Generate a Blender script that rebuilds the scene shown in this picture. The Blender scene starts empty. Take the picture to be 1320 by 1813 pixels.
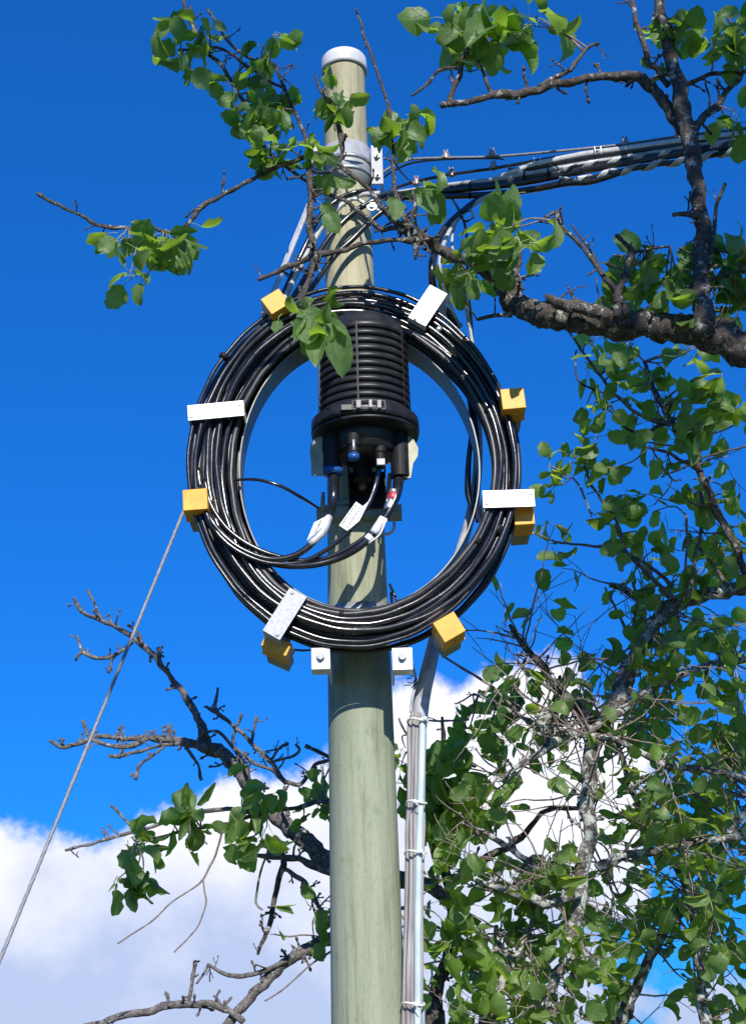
import bpy, math, random
from mathutils import Vector, Matrix, noise
R = math.radians
random.seed(11)
sc = bpy.context.scene
col = sc.collection

# ---------------------------------------------------------------- camera
F = 2600.0            # focal length in photo pixels (photo is 1320 x 1813)
CAM = Vector((0, 0, 1.7))
PITCH, ROLL = 20.4, -1.72
cam_d = bpy.data.cameras.new('camera')
cam = bpy.data.objects.new('camera', cam_d); col.objects.link(cam)
ROT = Matrix.Rotation(R(90 + PITCH), 3, 'X') @ Matrix.Rotation(R(ROLL), 3, 'Z')
cam.matrix_world = Matrix.Translation(CAM) @ ROT.to_4x4()
cam_d.sensor_fit = 'HORIZONTAL'; cam_d.sensor_width = 36; cam_d.lens = 36 * F / 1320
cam_d.clip_end = 3000; cam_d.clip_start = 0.05
sc.camera = cam

# ---------------------------------------------------------------- light
SUN_EL, SUN_AZ = 33.0, 8.0      # azimuth to the right of straight behind the camera
world = bpy.data.worlds.new('World'); sc.world = world; world.use_nodes = True
sdir = Vector((math.sin(R(SUN_AZ)) * math.cos(R(SUN_EL)), -math.cos(R(SUN_AZ)) * math.cos(R(SUN_EL)), math.sin(R(SUN_EL))))
sl = bpy.data.lights.new('sun', 'SUN'); sl.energy = 4.6; sl.angle = R(0.53); sl.color = (1.0, 0.96, 0.88)
so = bpy.data.objects.new('sun', sl); col.objects.link(so); so.location = (2, -6, 9)
so.rotation_euler = (-sdir).to_track_quat('-Z', 'Y').to_euler()
sc.view_settings.view_transform = 'Standard'; sc.view_settings.look = 'None'
sc.view_settings.exposure = 0.3; sc.view_settings.gamma = 1

def ray(px, py):
    return ROT @ Vector(((px - 660) / F, -(py - 906.5) / F, -1))
def P(px, py, Y):
    d = ray(px, py); return CAM + d * (Y / d.y)
FW = ROT @ Vector((0, 0, -1))
def depth(p): return (p - CAM).dot(FW)
def pr(w, p): return w * depth(p) / F / 2     # radius of a thing w pixels across at p

def build_world():
    nt = world.node_tree; nt.nodes.clear(); N = nt.nodes; L = nt.links
    out = N.new('ShaderNodeOutputWorld')
    sky = N.new('ShaderNodeTexSky'); sky.sky_type = 'NISHITA'; sky.sun_disc = False
    sky.sun_elevation = R(SUN_EL); sky.sun_rotation = math.atan2(sdir.x, sdir.y)
    sky.air_density = 1.0; sky.dust_density = 0.15; sky.ozone_density = 3.0; sky.altitude = 300
    tint = N.new('ShaderNodeMix'); tint.data_type = 'RGBA'; tint.blend_type = 'MULTIPLY'; tint.inputs[0].default_value = 1
    gm = N.new('ShaderNodeGamma'); gm.inputs[1].default_value = .66; L.new(sky.outputs[0], gm.inputs[0]); L.new(gm.outputs[0], tint.inputs[6]); tint.inputs[7].default_value = SKY_TINT
    bg = N.new('ShaderNodeBackground'); bg.inputs[1].default_value = 0.15
    L.new(tint.outputs[2], bg.inputs[0])
    tc = N.new('ShaderNodeTexCoord'); sp = N.new('ShaderNodeSeparateXYZ'); L.new(tc.outputs['Generated'], sp.inputs[0])
    def math_(op, a, b=None, c=None):
        m = N.new('ShaderNodeMath'); m.operation = op
        for i, v in enumerate((a, b, c)):
            if v is None: continue
            if isinstance(v, (int, float)): m.inputs[i].default_value = v
            else: L.new(v, m.inputs[i])
        return m.outputs[0]
    yy = math_('MAXIMUM', sp.outputs[1], 0.08)
    u = math_('DIVIDE', sp.outputs[0], yy); v = math_('DIVIDE', sp.outputs[2], yy)
    cb = N.new('ShaderNodeCombineXYZ'); L.new(u, cb.inputs[0]); L.new(v, cb.inputs[1])
    nz = N.new('ShaderNodeTexNoise'); nz.inputs['Scale'].default_value = 7; nz.inputs['Detail'].default_value = 7; nz.inputs['Roughness'].default_value = .55
    L.new(cb.outputs[0], nz.inputs['Vector'])
    blobs = [(-60,1600,170),(60,1760,260),(300,1780,300),(250,1600,95),(330,1560,150),(430,1530,160),(560,1520,170),(640,1640,220),(700,1400,140),
             (800,1330,150),(900,1300,150),(990,1260,120),(1040,1340,150),(820,1560,220),(1000,1520,150),(1060,1420,110),(900,1760,200),(1260,1830,90),(1110,1760,60)]
    acc = None
    for (bx, by, br) in blobs:
        d = ray(bx, by)
        dn = N.new('ShaderNodeVectorMath'); dn.operation = 'DISTANCE'; L.new(cb.outputs[0], dn.inputs[0]); dn.inputs[1].default_value = (d.x / d.y, d.z / d.y, 0)
        s = math_('MULTIPLY_ADD', dn.outputs['Value'], -F / br, 1.0)
        s = math_('MULTIPLY', s, br / 170.0)
        acc = s if acc is None else math_('SMOOTH_MAX', acc, s, 0.15)
    nf = N.new('ShaderNodeTexNoise'); nf.inputs['Scale'].default_value = 30; nf.inputs['Detail'].default_value = 6; nf.inputs['Roughness'].default_value = .62
    L.new(cb.outputs[0], nf.inputs['Vector'])
    m = math_('ADD', acc, math_('MULTIPLY_ADD', nz.outputs[0], 1.5, -0.74)); m = math_('ADD', m, math_('MULTIPLY_ADD', nf.outputs[0], .75, -.375))
    mr = N.new('ShaderNodeMapRange'); mr.interpolation_type = 'SMOOTHSTEP'; L.new(m, mr.inputs[0]); mr.inputs[1].default_value = -0.03; mr.inputs[2].default_value = 0.24
    front = N.new('ShaderNodeMapRange'); L.new(sp.outputs[1], front.inputs[0]); front.inputs[1].default_value = 0.1; front.inputs[2].default_value = 0.2
    fac = math_('MULTIPLY', mr.outputs[0], front.outputs[0]); fac = math_('MULTIPLY', fac, 0.96)
    n2 = N.new('ShaderNodeTexNoise'); n2.inputs['Scale'].default_value = 9.0; n2.inputs['Detail'].default_value = 8; n2.inputs['Roughness'].default_value = .55; n2.inputs['Distortion'].default_value = .0
    L.new(cb.outputs[0], n2.inputs['Vector'])
    # sunlit tops, greyer blue bases: a cloud is darker lower down and deeper in
    dd = ray(300, 1480); base_v = dd.z / dd.y
    low = math_('MULTIPLY_ADD', v, -5.0, 5.0 * base_v + 0.05)
    sh = math_('ADD', low, math_('MULTIPLY_ADD', n2.outputs[0], 2.2, -1.0))
    cr = N.new('ShaderNodeValToRGB'); L.new(sh, cr.inputs[0])
    cr.color_ramp.elements[0].position = 0.0; cr.color_ramp.elements[0].color = (0.90, 0.90, 0.96, 1)
    cr.color_ramp.elements[1].position = 0.75; cr.color_ramp.elements[1].color = (0.46, 0.54, 0.77, 1)
    bg2 = N.new('ShaderNodeBackground'); L.new(cr.outputs[0], bg2.inputs[0]); bg2.inputs[1].default_value = 0.95
    mx = N.new('ShaderNodeMixShader'); L.new(fac, mx.inputs[0]); L.new(bg.outputs[0], mx.inputs[1]); L.new(bg2.outputs[0], mx.inputs[2])
    L.new(mx.outputs[0], out.inputs[0])
SKY_TINT = (0.052, 0.535, 1.48, 1)
build_world()

# ---------------------------------------------------------------- materials
def newmat(name):
    m = bpy.data.materials.new(name); m.use_nodes = True
    nt = m.node_tree; b = nt.nodes['Principled BSDF']; return m, nt, b
def objnoise(nt, scale, detail=4, rough=.55, stretch=(1, 1, 1)):
    tc = nt.nodes.new('ShaderNodeTexCoord'); mp = nt.nodes.new('ShaderNodeMapping'); mp.inputs['Scale'].default_value = stretch
    nt.links.new(tc.outputs['Object'], mp.inputs[0]); n = nt.nodes.new('ShaderNodeTexNoise')
    n.inputs['Scale'].default_value = scale; n.inputs['Detail'].default_value = detail; n.inputs['Roughness'].default_value = rough
    nt.links.new(mp.outputs[0], n.inputs['Vector']); return n
def ramp(nt, src, stops):
    r = nt.nodes.new('ShaderNodeValToRGB'); nt.links.new(src, r.inputs[0]); e = r.color_ramp.elements
    while len(e) < len(stops): e.new(0.5)
    for i, (p, c) in enumerate(stops): e[i].position = p; e[i].color = (*c, 1)
    return r
def bump(nt, b, src, strength, dist=.01):
    n = nt.nodes.new('ShaderNodeBump'); n.inputs['Strength'].default_value = strength; n.inputs['Distance'].default_value = dist
    nt.links.new(src, n.inputs['Height']); nt.links.new(n.outputs[0], b.inputs['Normal']); return n
def mixc(nt, fac, a, b, mode='MIX'):
    m = nt.nodes.new('ShaderNodeMix'); m.data_type = 'RGBA'; m.blend_type = mode
    for i, v in ((0, fac), (6, a), (7, b)):
        if isinstance(v, (int, float)): m.inputs[i].default_value = v
        elif isinstance(v, tuple): m.inputs[i].default_value = (*v, 1)
        else: nt.links.new(v, m.inputs[i])
    return m.outputs[2]
MATS = {}
def simple(name, c1, c2, scale, rough, metal=0, bmp=.1, stretch=(1, 1, 1), lo=.35, hi=.65, spec=.5, coat=0):
    m, nt, b = newmat(name); n = objnoise(nt, scale, 5, .6, stretch)
    r = ramp(nt, n.outputs[0], [(lo, c1), (hi, c2)]); nt.links.new(r.outputs[0], b.inputs['Base Color'])
    rr = nt.nodes.new('ShaderNodeMapRange'); nt.links.new(n.outputs[0], rr.inputs[0]); rr.inputs[3].default_value = rough * .8; rr.inputs[4].default_value = min(1, rough * 1.2)
    nt.links.new(rr.outputs[0], b.inputs['Roughness']); b.inputs['Metallic'].default_value = metal
    b.inputs['Specular IOR Level'].default_value = spec; b.inputs['Coat Weight'].default_value = coat
    if bmp: bump(nt, b, n.outputs[0], bmp, .004)
    MATS[name] = m; return m
def pole_mat():
    m, nt, b = newmat('treated_wood')
    g = objnoise(nt, 55, 6, .65, (1, 1, .045)); big = objnoise(nt, 2.2, 4, .6, (1, 1, .35)); fine = objnoise(nt, 300, 3, .7, (1, 1, .2)); bl = objnoise(nt, 14, 5, .7, (1, 1, .5))
    tc = nt.nodes.new('ShaderNodeTexCoord'); sp = nt.nodes.new('ShaderNodeSeparateXYZ'); nt.links.new(tc.outputs['Object'], sp.inputs[0])
    hz = nt.nodes.new('ShaderNodeMapRange'); nt.links.new(sp.outputs[2], hz.inputs[0]); hz.inputs[1].default_value = 2.6; hz.inputs[2].default_value = 4.0
    green = ramp(nt, big.outputs[0], [(.34, (.27, .31, .215)), (.66, (.39, .41, .30))])
    warm = ramp(nt, big.outputs[0], [(.34, (.36, .35, .23)), (.66, (.52, .49, .34))])
    c = mixc(nt, hz.outputs[0], green.outputs[0], warm.outputs[0])
    gr = ramp(nt, g.outputs[0], [(.34, (.42, .38, .30)), (.44, (.80, .77, .68)), (.60, (1, 1, 1))]); c = mixc(nt, .54, c, gr.outputs[0], 'MULTIPLY')
    wn = objnoise(nt, 3.5, 5, .6, (1, 1, .18)); wr = ramp(nt, wn.outputs[0], [(.50, (0, 0, 0)), (.66, (.75, .75, .75))]); c = mixc(nt, wr.outputs[0], c, mixc(nt, 1.0, c, (1.0, .89, .74), 'MULTIPLY'))
    st = ramp(nt, bl.outputs[0], [(.56, (1, 1, 1)), (.70, (.62, .66, .54))]); c = mixc(nt, .6, c, st.outputs[0], 'MULTIPLY')
    fr = ramp(nt, fine.outputs[0], [(.30, (.72, .72, .68)), (.5, (1, 1, 1))]); c = mixc(nt, .7, c, fr.outputs[0], 'MULTIPLY')
    ck = objnoise(nt, 9, 3, .5, (1, 1, .03)); ckr = ramp(nt, ck.outputs[0], [(.488, (1, 1, 1)), (.5, (.25, .23, .19)), (.512, (1, 1, 1))])
    cm = objnoise(nt, 3, 3, .5, (1, 1, .5)); cmr = ramp(nt, cm.outputs[0], [(.5, (0, 0, 0)), (.58, (.7, .7, .7))])
    c = mixc(nt, cmr.outputs[0], c, mixc(nt, 1.0, c, ckr.outputs[0], 'MULTIPLY'))
    nt.links.new(c, b.inputs['Base Color']); b.inputs['Roughness'].default_value = .62; b.inputs['Specular IOR Level'].default_value = .35
    ad = nt.nodes.new('ShaderNodeMath'); ad.operation = 'ADD'; nt.links.new(g.outputs[0], ad.inputs[0]); nt.links.new(fine.outputs[0], ad.inputs[1])
    bump(nt, b, ad.outputs[0], .35, .004); MATS['wood'] = m
pole_mat()
def bark_mat(name, dark, mid, lich, amount):
    m, nt, b = newmat(name)
    n = objnoise(nt, 60, 6, .7); l = objnoise(nt, 34, 8, .74); f = objnoise(nt, 260, 3, .7)
    base = ramp(nt, n.outputs[0], [(.35, dark), (.65, mid)])
    lm = ramp(nt, l.outputs[0], [(amount, (0, 0, 0)), (amount + .06, (1, 1, 1))])
    lc = ramp(nt, f.outputs[0], [(.35, tuple(x * .55 for x in lich)), (.6, lich)])
    c = mixc(nt, lm.outputs[0], base.outputs[0], lc.outputs[0]); nt.links.new(c, b.inputs['Base Color'])
    b.inputs['Roughness'].default_value = .9; b.inputs['Specular IOR Level'].default_value = .2
    a1 = nt.nodes.new('ShaderNodeMath'); a1.operation = 'ADD'; nt.links.new(n.outputs[0], a1.inputs[0]); nt.links.new(lm.outputs[0], a1.inputs[1])
    a2 = nt.nodes.new('ShaderNodeMath'); a2.operation = 'MULTIPLY_ADD'; nt.links.new(f.outputs[0], a2.inputs[0]); a2.inputs[1].default_value = .5; nt.links.new(a1.outputs[0], a2.inputs[2])
    bump(nt, b, a2.outputs[0], .9, .006); MATS[name] = m
bark_mat('bark', (.030, .025, .023), (.15, .125, .11), (.48, .46, .42), .525)
bark_mat('bark_lichen', (.06, .05, .045), (.22, .19, .165), (.55, .56, .52), .46)
bark_mat('bark_grey', (.06, .052, .052), (.27, .24, .225), (.48, .48, .46), .54)
def leaf_mat(name, dark, lite, back, trans):
    m = bpy.data.materials.new(name); m.use_nodes = True; nt = m.node_tree; N = nt.nodes; L = nt.links
    b = N['Principled BSDF']; out = N['Material Output']
    geo = N.new('ShaderNodeNewGeometry'); uv = N.new('ShaderNodeUVMap')
    top = ramp(nt, geo.outputs['Random Per Island'], [(0, dark), (.28, dark), (.62, lite), (.93, tuple(x * 1.25 for x in lite)), (1, (.20, .26, .05))])
    bk = mixc(nt, geo.outputs['Backfacing'], top.outputs[0], back)
    # veins: midrib and side ribs from leaf coordinates
    sp = N.new('ShaderNodeSeparateXYZ'); L.new(uv.outputs[0], sp.inputs[0])
    def M_(op, a, bb=None, c=None):
        q = N.new('ShaderNodeMath'); q.operation = op
        for i, v in enumerate((a, bb, c)):
            if v is None: continue
            if isinstance(v, (int, float)): q.inputs[i].default_value = v
            else: L.new(v, q.inputs[i])
        return q.outputs[0]
    au = M_('ABSOLUTE', M_('SUBTRACT', sp.outputs[0], .5))
    rib = M_('LESS_THAN', au, .022)
    sv = M_('FRACT', M_('MULTIPLY', M_('SUBTRACT', sp.outputs[1], M_('MULTIPLY', au, .8)), 7.0))
    side = M_('LESS_THAN', sv, .09)
    vein = M_('MAXIMUM', rib, M_('MULTIPLY', side, .45))
    n = objnoise(nt, 45, 5, .65); blot = ramp(nt, n.outputs[0], [(.32, (.55, .62, .5)), (.58, (1, 1, 1))])
    sp2 = objnoise(nt, 160, 2, .5); spot = ramp(nt, sp2.outputs[0], [(.70, (1, 1, 1)), (.76, (.7, .45, .25))])
    c = mixc(nt, 1.0, bk, blot.outputs[0], 'MULTIPLY'); c = mixc(nt, .8, c, spot.outputs[0], 'MULTIPLY')
    c = mixc(nt, M_('MULTIPLY', vein, .62), c, (.24, .32, .12)); L.new(c, b.inputs['Base Color'])
    b.inputs['Roughness'].default_value = .38; b.inputs['Specular IOR Level'].default_value = .45
    nb = objnoise(nt, 110, 3, .6); hb = M_('SUBTRACT', M_('MULTIPLY', nb.outputs[0], 1.4), vein)
    bump(nt, b, hb, .45, .003)
    tr = N.new('ShaderNodeBsdfTranslucent'); tcol = mixc(nt, M_('MULTIPLY', vein, .6), trans, tuple(x * .6 for x in trans))
    tv = ramp(nt, geo.outputs['Random Per Island'], [(0, tuple(x * .55 for x in trans)), (1, trans)])
    tcol = mixc(nt, .6, tcol, tv.outputs[0]); L.new(tcol, tr.inputs[0])
    mx = N.new('ShaderNodeMixShader'); mx.inputs[0].default_value = .45
    L.new(b.outputs[0], mx.inputs[1]); L.new(tr.outputs[0], mx.inputs[2]); L.new(mx.outputs[0], out.inputs[0]); MATS[name] = m
leaf_mat('leaf', (.020, .055, .018), (.11, .195, .045), (.16, .25, .10), (.50, .80, .06))
leaf_mat('leaf_dark', (.018, .052, .015), (.125, .22, .042), (.17, .26, .09), (.72, .98, .07))
simple('petiole', (.22, .30, .10), (.30, .36, .15), 30, .5)
simple('twig', (.12, .085, .075), (.30, .24, .21), 60, .7)
simple('cable_black', (.008, .008, .010), (.016, .016, .020), 40, .22, 0, .10, (1, 1, 1), spec=.8)
simple('plastic_black', (.010, .010, .012), (.022, .022, .026), 25, .42, 0, .05, spec=.45)
simple('rubber', (.006, .006, .008), (.014, .014, .016), 60, .6, 0, .2, spec=.3)
simple('cable_faded', (.018, .018, .022), (.045, .045, .05), 30, .38, 0, .15, spec=.5)
simple('galvanised', (.46, .48, .50), (.66, .67, .68), 60, .42, .75, .12)
simple('galvanised_bright', (.74, .74, .75), (.88, .88, .88), 70, .42, .25, .15)
simple('zinc_dimmed', (.36, .37, .39), (.52, .53, .55), 110, .55, .15, .15)
simple('galvanised_dull', (.26, .26, .20), (.40, .40, .30), 22, .55, .5, .1)
simple('cap_white', (.50, .49, .52), (.70, .69, .71), 14, .55, 0, .05)
simple('wrap_steel', (.30, .30, .32), (.58, .58, .60), 30, .4, .3, .1)
simple('plate_olive', (.22, .22, .14), (.38, .37, .27), 30, .5, .1, .1)
simple('latch_steel', (.10, .10, .11), (.22, .22, .23), 60, .5, .4, .1)
simple('hoop_grey', (.17, .17, .16), (.30, .30, .27), 14, .5, .3, .1)
simple('collar_grey', (.30, .31, .34), (.40, .41, .44), 40, .5, 0, .05)
simple('yellow_plastic', (.74, .33, .02), (.86, .45, .05), 26, .5, 0, .08)
simple('cable_grey', (.33, .33, .35), (.52, .52, .54), 30, .4, 0, .1)
simple('cable_silver', (.55, .55, .56), (.75, .75, .76), 50, .35, .3, .1)
simple('cable_mauve', (.24, .215, .21), (.40, .37, .36), 40, .5, 0, .1, (1, 1, .2))
simple('tube_blue', (.44, .52, .54), (.58, .65, .66), 12, .4, 0, .05)
simple('steel_wire', (.19, .19, .21), (.30, .30, .32), 80, .6, .2, .2)
simple('tie_white', (.70, .70, .68), (.82, .82, .80), 40, .4)
simple('tape_red', (.55, .02, .05), (.62, .04, .08), 40, .4)
simple('tape_silver', (.6, .6, .62), (.8, .8, .82), 160, .3, .8, .5)
simple('label_white', (.66, .68, .72), (.80, .81, .84), 60, .4, 0, .1)
simple('ink', (.03, .03, .04), (.05, .05, .06), 40, .6)
simple('blue_plastic', (.01, .06, .26), (.015, .10, .34), 20, .3)
simple('brass', (.30, .22, .19), (.48, .38, .34), 60, .45, .6, .1)
simple('soil', (.05, .07, .025), (.10, .12, .045), 8, .9, 0, .5)

# ---------------------------------------------------------------- mesh helpers
class MB:
    def __init__(s): s.v = []; s.f = []; s.m = []; s.uv = {}; s.sharp = False
    def face(s, idx, mi=0, uv=None):
        if uv: s.uv[len(s.f)] = uv
        s.f.append(tuple(idx)); s.m.append(mi)
    def tube(s, pts, rad, n=6, bumpy=0.0, mi=0, cap=True, freq=30.0):
        k = len(pts)
        if k < 2: return
        base = len(s.v); up = None
        for i in range(k):
            t = (pts[min(i + 1, k - 1)] - pts[max(i - 1, 0)])
            if t.length < 1e-9: t = Vector((0, 0, 1))
            t.normalize()
            if up is None:
                up = t.orthogonal().normalized()
            else:
                up = up - t * up.dot(t)
                up = up.normalized() if up.length > 1e-6 else t.orthogonal().normalized()
            w = t.cross(up); r = rad[i] if isinstance(rad, (list, tuple)) else rad
            for j in range(n):
                a = 2 * math.pi * j / n
                d = up * math.cos(a) + w * math.sin(a); rr = r
                if bumpy:
                    q = pts[i] + d * r
                    rr = r * (1 + bumpy * (noise.noise(q * freq) + .6 * noise.noise(q * freq * 2.7)))
                s.v.append(pts[i] + d * rr)
        for i in range(k - 1):
            for j in range(n):
                a = base + i * n + j; b = base + i * n + (j + 1) % n
                s.face((a, b, b + n, a + n), mi)
        if cap:
            s.face([base + j for j in range(n)][::-1], mi); s.face([base + (k - 1) * n + j for j in range(n)], mi)
    def hexa(s, c, ex, ey, ez, mi=0):
        """box: centre and three half-axis vectors"""
        b = len(s.v)
        for sx in (-1, 1):
            for sy in (-1, 1):
                for sz in (-1, 1): s.v.append(c + ex * sx + ey * sy + ez * sz)
        for q in ((0, 1, 3, 2), (4, 6, 7, 5), (0, 4, 5, 1), (2, 3, 7, 6), (0, 2, 6, 4), (1, 5, 7, 3)): s.face([b + i for i in q], mi)
    def lathe(s, cx, cy, prof, n=48, mi=0, a0=0, a1=2 * math.pi, closed=True):
        b = len(s.v); m = n if closed else n + 1
        for (r, z) in prof:
            for j in range(m):
                a = a0 + (a1 - a0) * j / n; s.v.append(Vector((cx + r * math.cos(a), cy + r * math.sin(a), z)))
        for i in range(len(prof) - 1):
            for j in range(n):
                j2 = (j + 1) % m
                s.face((b + i * m + j, b + i * m + j2, b + (i + 1) * m + j2, b + (i + 1) * m + j), mi)
    def prism(s, poly, off, mi=0):
        b = len(s.v); k = len(poly); s.v += list(poly); s.v += [p + off for p in poly]
        s.face([b + i for i in range(k)], mi); s.face([b + k + i for i in range(k)][::-1], mi)
        for i in range(k): s.face((b + i, b + k + i, b + k + (i + 1) % k, b + (i + 1) % k), mi)
    def build(s, name, mats, parent=None, smooth=True, bevel=0, origin=None):
        me = bpy.data.meshes.new(name)
        o_ = origin if origin is not None else Vector((0, 0, 0))
        me.from_pydata([tuple(x - o_) for x in s.v], [], s.f); 
        if not isinstance(mats, (list, tuple)): mats = [mats]
        for m in mats: me.materials.append(MATS[m])
        me.polygons.foreach_set('material_index', s.m)
        me.polygons.foreach_set('use_smooth', [smooth] * len(s.f))
        if s.uv:
            l = me.uv_layers.new(name='UVMap')
            for fi, uvs in s.uv.items():
                p = me.polygons[fi]
                for li, q in zip(p.loop_indices, uvs): l.data[li].uv = q
        me.update()
        o = bpy.data.objects.new(name, me); col.objects.link(o)
        if origin is not None: o.location = origin
        if parent is not None:
            o.parent = parent; o.matrix_parent_inverse = Matrix.Translation(-parent.location)
        if bevel:
            bv = o.modifiers.new('bevel', 'BEVEL'); bv.width = bevel; bv.segments = 2; bv.limit_method = 'ANGLE'; bv.angle_limit = R(40); bv.harden_normals = True
        return o
def tag(o, label=None, cat=None, group=None, kind=None):
    if label: o['label'] = label
    if cat: o['category'] = cat
    if group: o['group'] = group
    if kind: o['kind'] = kind
    return o
def thing(name, loc, label, cat, group=None):
    o = bpy.data.objects.new(name, None); col.objects.link(o); o.location = loc; o.empty_display_size = .1
    return tag(o, label, cat, group)
def smooth_path(pts, k=6):
    """pts: list of (Vector, radius) -> Catmull-Rom resampled lists"""
    if len(pts) < 3: 
        a, b = pts[0], pts[-1]; n = k
        return [a[0].lerp(b[0], i / n) for i in range(n + 1)], [a[1] + (b[1] - a[1]) * i / n for i in range(n + 1)]
    P_, R_ = [], []
    ext = [(pts[0][0] * 2 - pts[1][0], pts[0][1])] + list(pts) + [(pts[-1][0] * 2 - pts[-2][0], pts[-1][1])]
    for i in range(1, len(ext) - 2):
        p0, p1, p2, p3 = (ext[i + q][0] for q in (-1, 0, 1, 2)); r1, r2 = ext[i][1], ext[i + 1][1]
        for j in range(k):
            t = j / k
            P_.append(0.5 * ((2 * p1) + (p2 - p0) * t + (2 * p0 - 5 * p1 + 4 * p2 - p3) * t * t + (3 * p1 - p0 - 3 * p2 + p3) * t ** 3)); R_.append(r1 + (r2 - r1) * t)
    P_.append(ext[-2][0]); R_.append(ext[-2][1]); return P_, R_
def path(spec, k=6):
    """spec of (px, py, Y, width px)"""
    pts = []
    for (x, y, Y, w) in spec:
        p = P(x, y, Y); pts.append((p, pr(w, p)))
    return smooth_path(pts, k)

# ---------------------------------------------------------------- ground
g = MB(); S = 60; n = 40
for i in range(n + 1):
    for j in range(n + 1):
        x = -600 + 1200 * i / n; y = -600 + 1200 * j / n
        x = math.copysign(abs(x / 600) ** 2.2 * 600, x); y = math.copysign(abs(y / 600) ** 2.2 * 600, y)
        g.v.append(Vector((x, y, 0.04 * noise.noise(Vector((x * .3, y * .3, 0))) - .03)))
for i in range(n):
    for j in range(n): a = i * (n + 1) + j; g.face((a, a + n + 1, a + n + 2, a + 1))
tag(g.build('ground', 'soil'), kind='structure')

# ---------------------------------------------------------------- pole
PY = 4.0
# axis from the picture, averaged to one upright line
PX = P(629, 906, PY).x
def zof(py, Y=PY, px=630): return P(px, py, Y).z
prof_px = [(150, 73), (260, 77), (450, 84), (700, 92), (1000, 103), (1200, 113), (1400, 119), (1780, 131)]
prof = []
for (py, w) in prof_px:
    p = P(630, py, PY); prof.append((p.z, pr(w, p)))
def prad(z):
    if z >= prof[0][0]: return prof[0][1] - (z - prof[0][0]) * .006
    for (z1, r1), (z0, r0) in zip(prof, prof[1:]):
        if z >= z0: return r0 + (r1 - r0) * (z - z0) / (z1 - z0)
    return prof[-1][1] + (prof[-1][0] - z) * .008
ZT = zof(113)
pole = thing('utility_pole', (PX, PY, 0), 'tall round green-grey wooden utility pole with a white cap', 'utility pole')
m = MB(); pf = []
zz = 0
while zz < ZT - .01: pf.append((prad(zz), zz)); zz += .05
pf.append((prad(ZT), ZT - .012)); pf.append((prad(ZT) - .01, ZT)); pf.append((0.001, ZT + .004))
m.lathe(PX, PY, pf, 64)
for i, v in enumerate(m.v):
    d = Vector((v.x - PX, v.y - PY, 0)); k = 1 + .010 * noise.noise(Vector((d.x * 14, d.y * 14, v.z * 1.2)))
    m.v[i] = Vector((PX + d.x * k, PY + d.y * k, v.z))
m.build('shaft', 'wood', pole)
m = MB(); ro = prad(ZT) + .0075; rr = prad(ZT) + .0015
zb = zof(128) - .002; zt = zof(103)
m.lathe(PX, PY, [(rr, zb), (ro, zb), (ro + .0005, zb + .01), (ro - .001, zt - .010), (ro - .005, zt - .004), (ro - .012, zt), (.001, zt + .004)], 64)
m.build('cap', 'cap_white', pole)
# drying cracks: thin dark grooves standing as slivers in the grain
# ---------------------------------------------------------------- top bracket collar
def ringband(m, z0, z1, r0, th, n=64, mi=0):
    m.lathe(PX, PY, [(r0, z0), (r0 + th, z0), (r0 + th, z1), (r0, z1), (r0, z0)], n, mi)
br = thing('pole_collar', (PX, PY, zof(310)), 'grey galvanised collar with bolted side flange round the pole top', 'bracket')
m = MB()
za, zb2 = zof(338), zof(270)
ringband(m, za, zb2, prad(za) + .001, .005)
m.build('band', 'collar_grey', br)
m = MB()
for zc in (zof(297), zof(318)): ringband(m, zc - .006, zc + .006, prad(za) + .0065, .004)
m.build('strap', 'galvanised', br)
for sx in (-1, 1):
    m = MB(); x0 = PX + sx * (prad(za) + .004)
    c = Vector((x0 + sx * .021, PY - .035, (za + zb2) / 2)); m.hexa(c, Vector((.018, 0, 0)), Vector((0, .0035, 0)), Vector((0, 0, (zb2 - za) / 2)))
    c2 = Vector((x0 + sx * .036, PY - .012, (za + zb2) / 2)); m.hexa(c2, Vector((.0035, 0, 0)), Vector((0, .0195, 0)), Vector((0, 0, (zb2 - za) / 2)))
    f = m.build('flange', 'collar_grey', br, smooth=False, bevel=.001)
    for zc in (zof(290), zof(325)):
        b = MB(); ctr = Vector((x0 + sx * .022, PY - .0395, zc))
        b.tube([ctr, ctr + Vector((0, -.008, 0))], .0095, 6); b.tube([ctr + Vector((0, -.008, 0)), ctr + Vector((0, -.020, 0))], .0045, 10)
        b.build('bolt', 'galvanised', f, smooth=False)

# ---------------------------------------------------------------- storage ring frame
RY = 3.79
CL = P(630, 835, RY)
AX = (P(928, 835, RY).x - P(332, 835, RY).x) / 2
ZTOP, ZBOT = P(630, 520, RY).z, P(630, 1152, RY - .04).z
CX = (P(928, 835, RY).x + P(332, 835, RY).x) / 2; CZ = (ZTOP + ZBOT) / 2; AZ = (ZTOP - ZBOT) / 2
THICK = .125
def ringpt(th, off, y):
    """off = metres inward from the outer edge"""
    return Vector((CX + (AX - off) * math.cos(th), y, CZ + (AZ - off) * math.sin(th)))
ring = thing('cable_storage_ring', (CX, RY, CZ), 'galvanised oval storage ring bolted to the pole with flat clips and yellow end caps', 'cable rack')
m = MB(); N_ = 120
b0 = 0
for i in range(N_):
    th = 2 * math.pi * i / N_
    offi = THICK * (1.03 - .17 * (.5 - .5 * math.sin(th)) + .17 * max(0, -math.cos(th)) ** 2) + .006
    for (o_, y_) in ((offi, RY - .03), (offi + .004, RY - .03), (offi + .004, RY + .075), (offi, RY + .075)): m.v.append(ringpt(th, o_, y_))
for i in range(N_):
    for j in range(4):
        a = i * 4 + j; b = i * 4 + (j + 1) % 4; c = ((i + 1) % N_) * 4 + (j + 1) % 4; d = ((i + 1) % N_) * 4 + j
        m.face((a, b, c, d))
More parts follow.
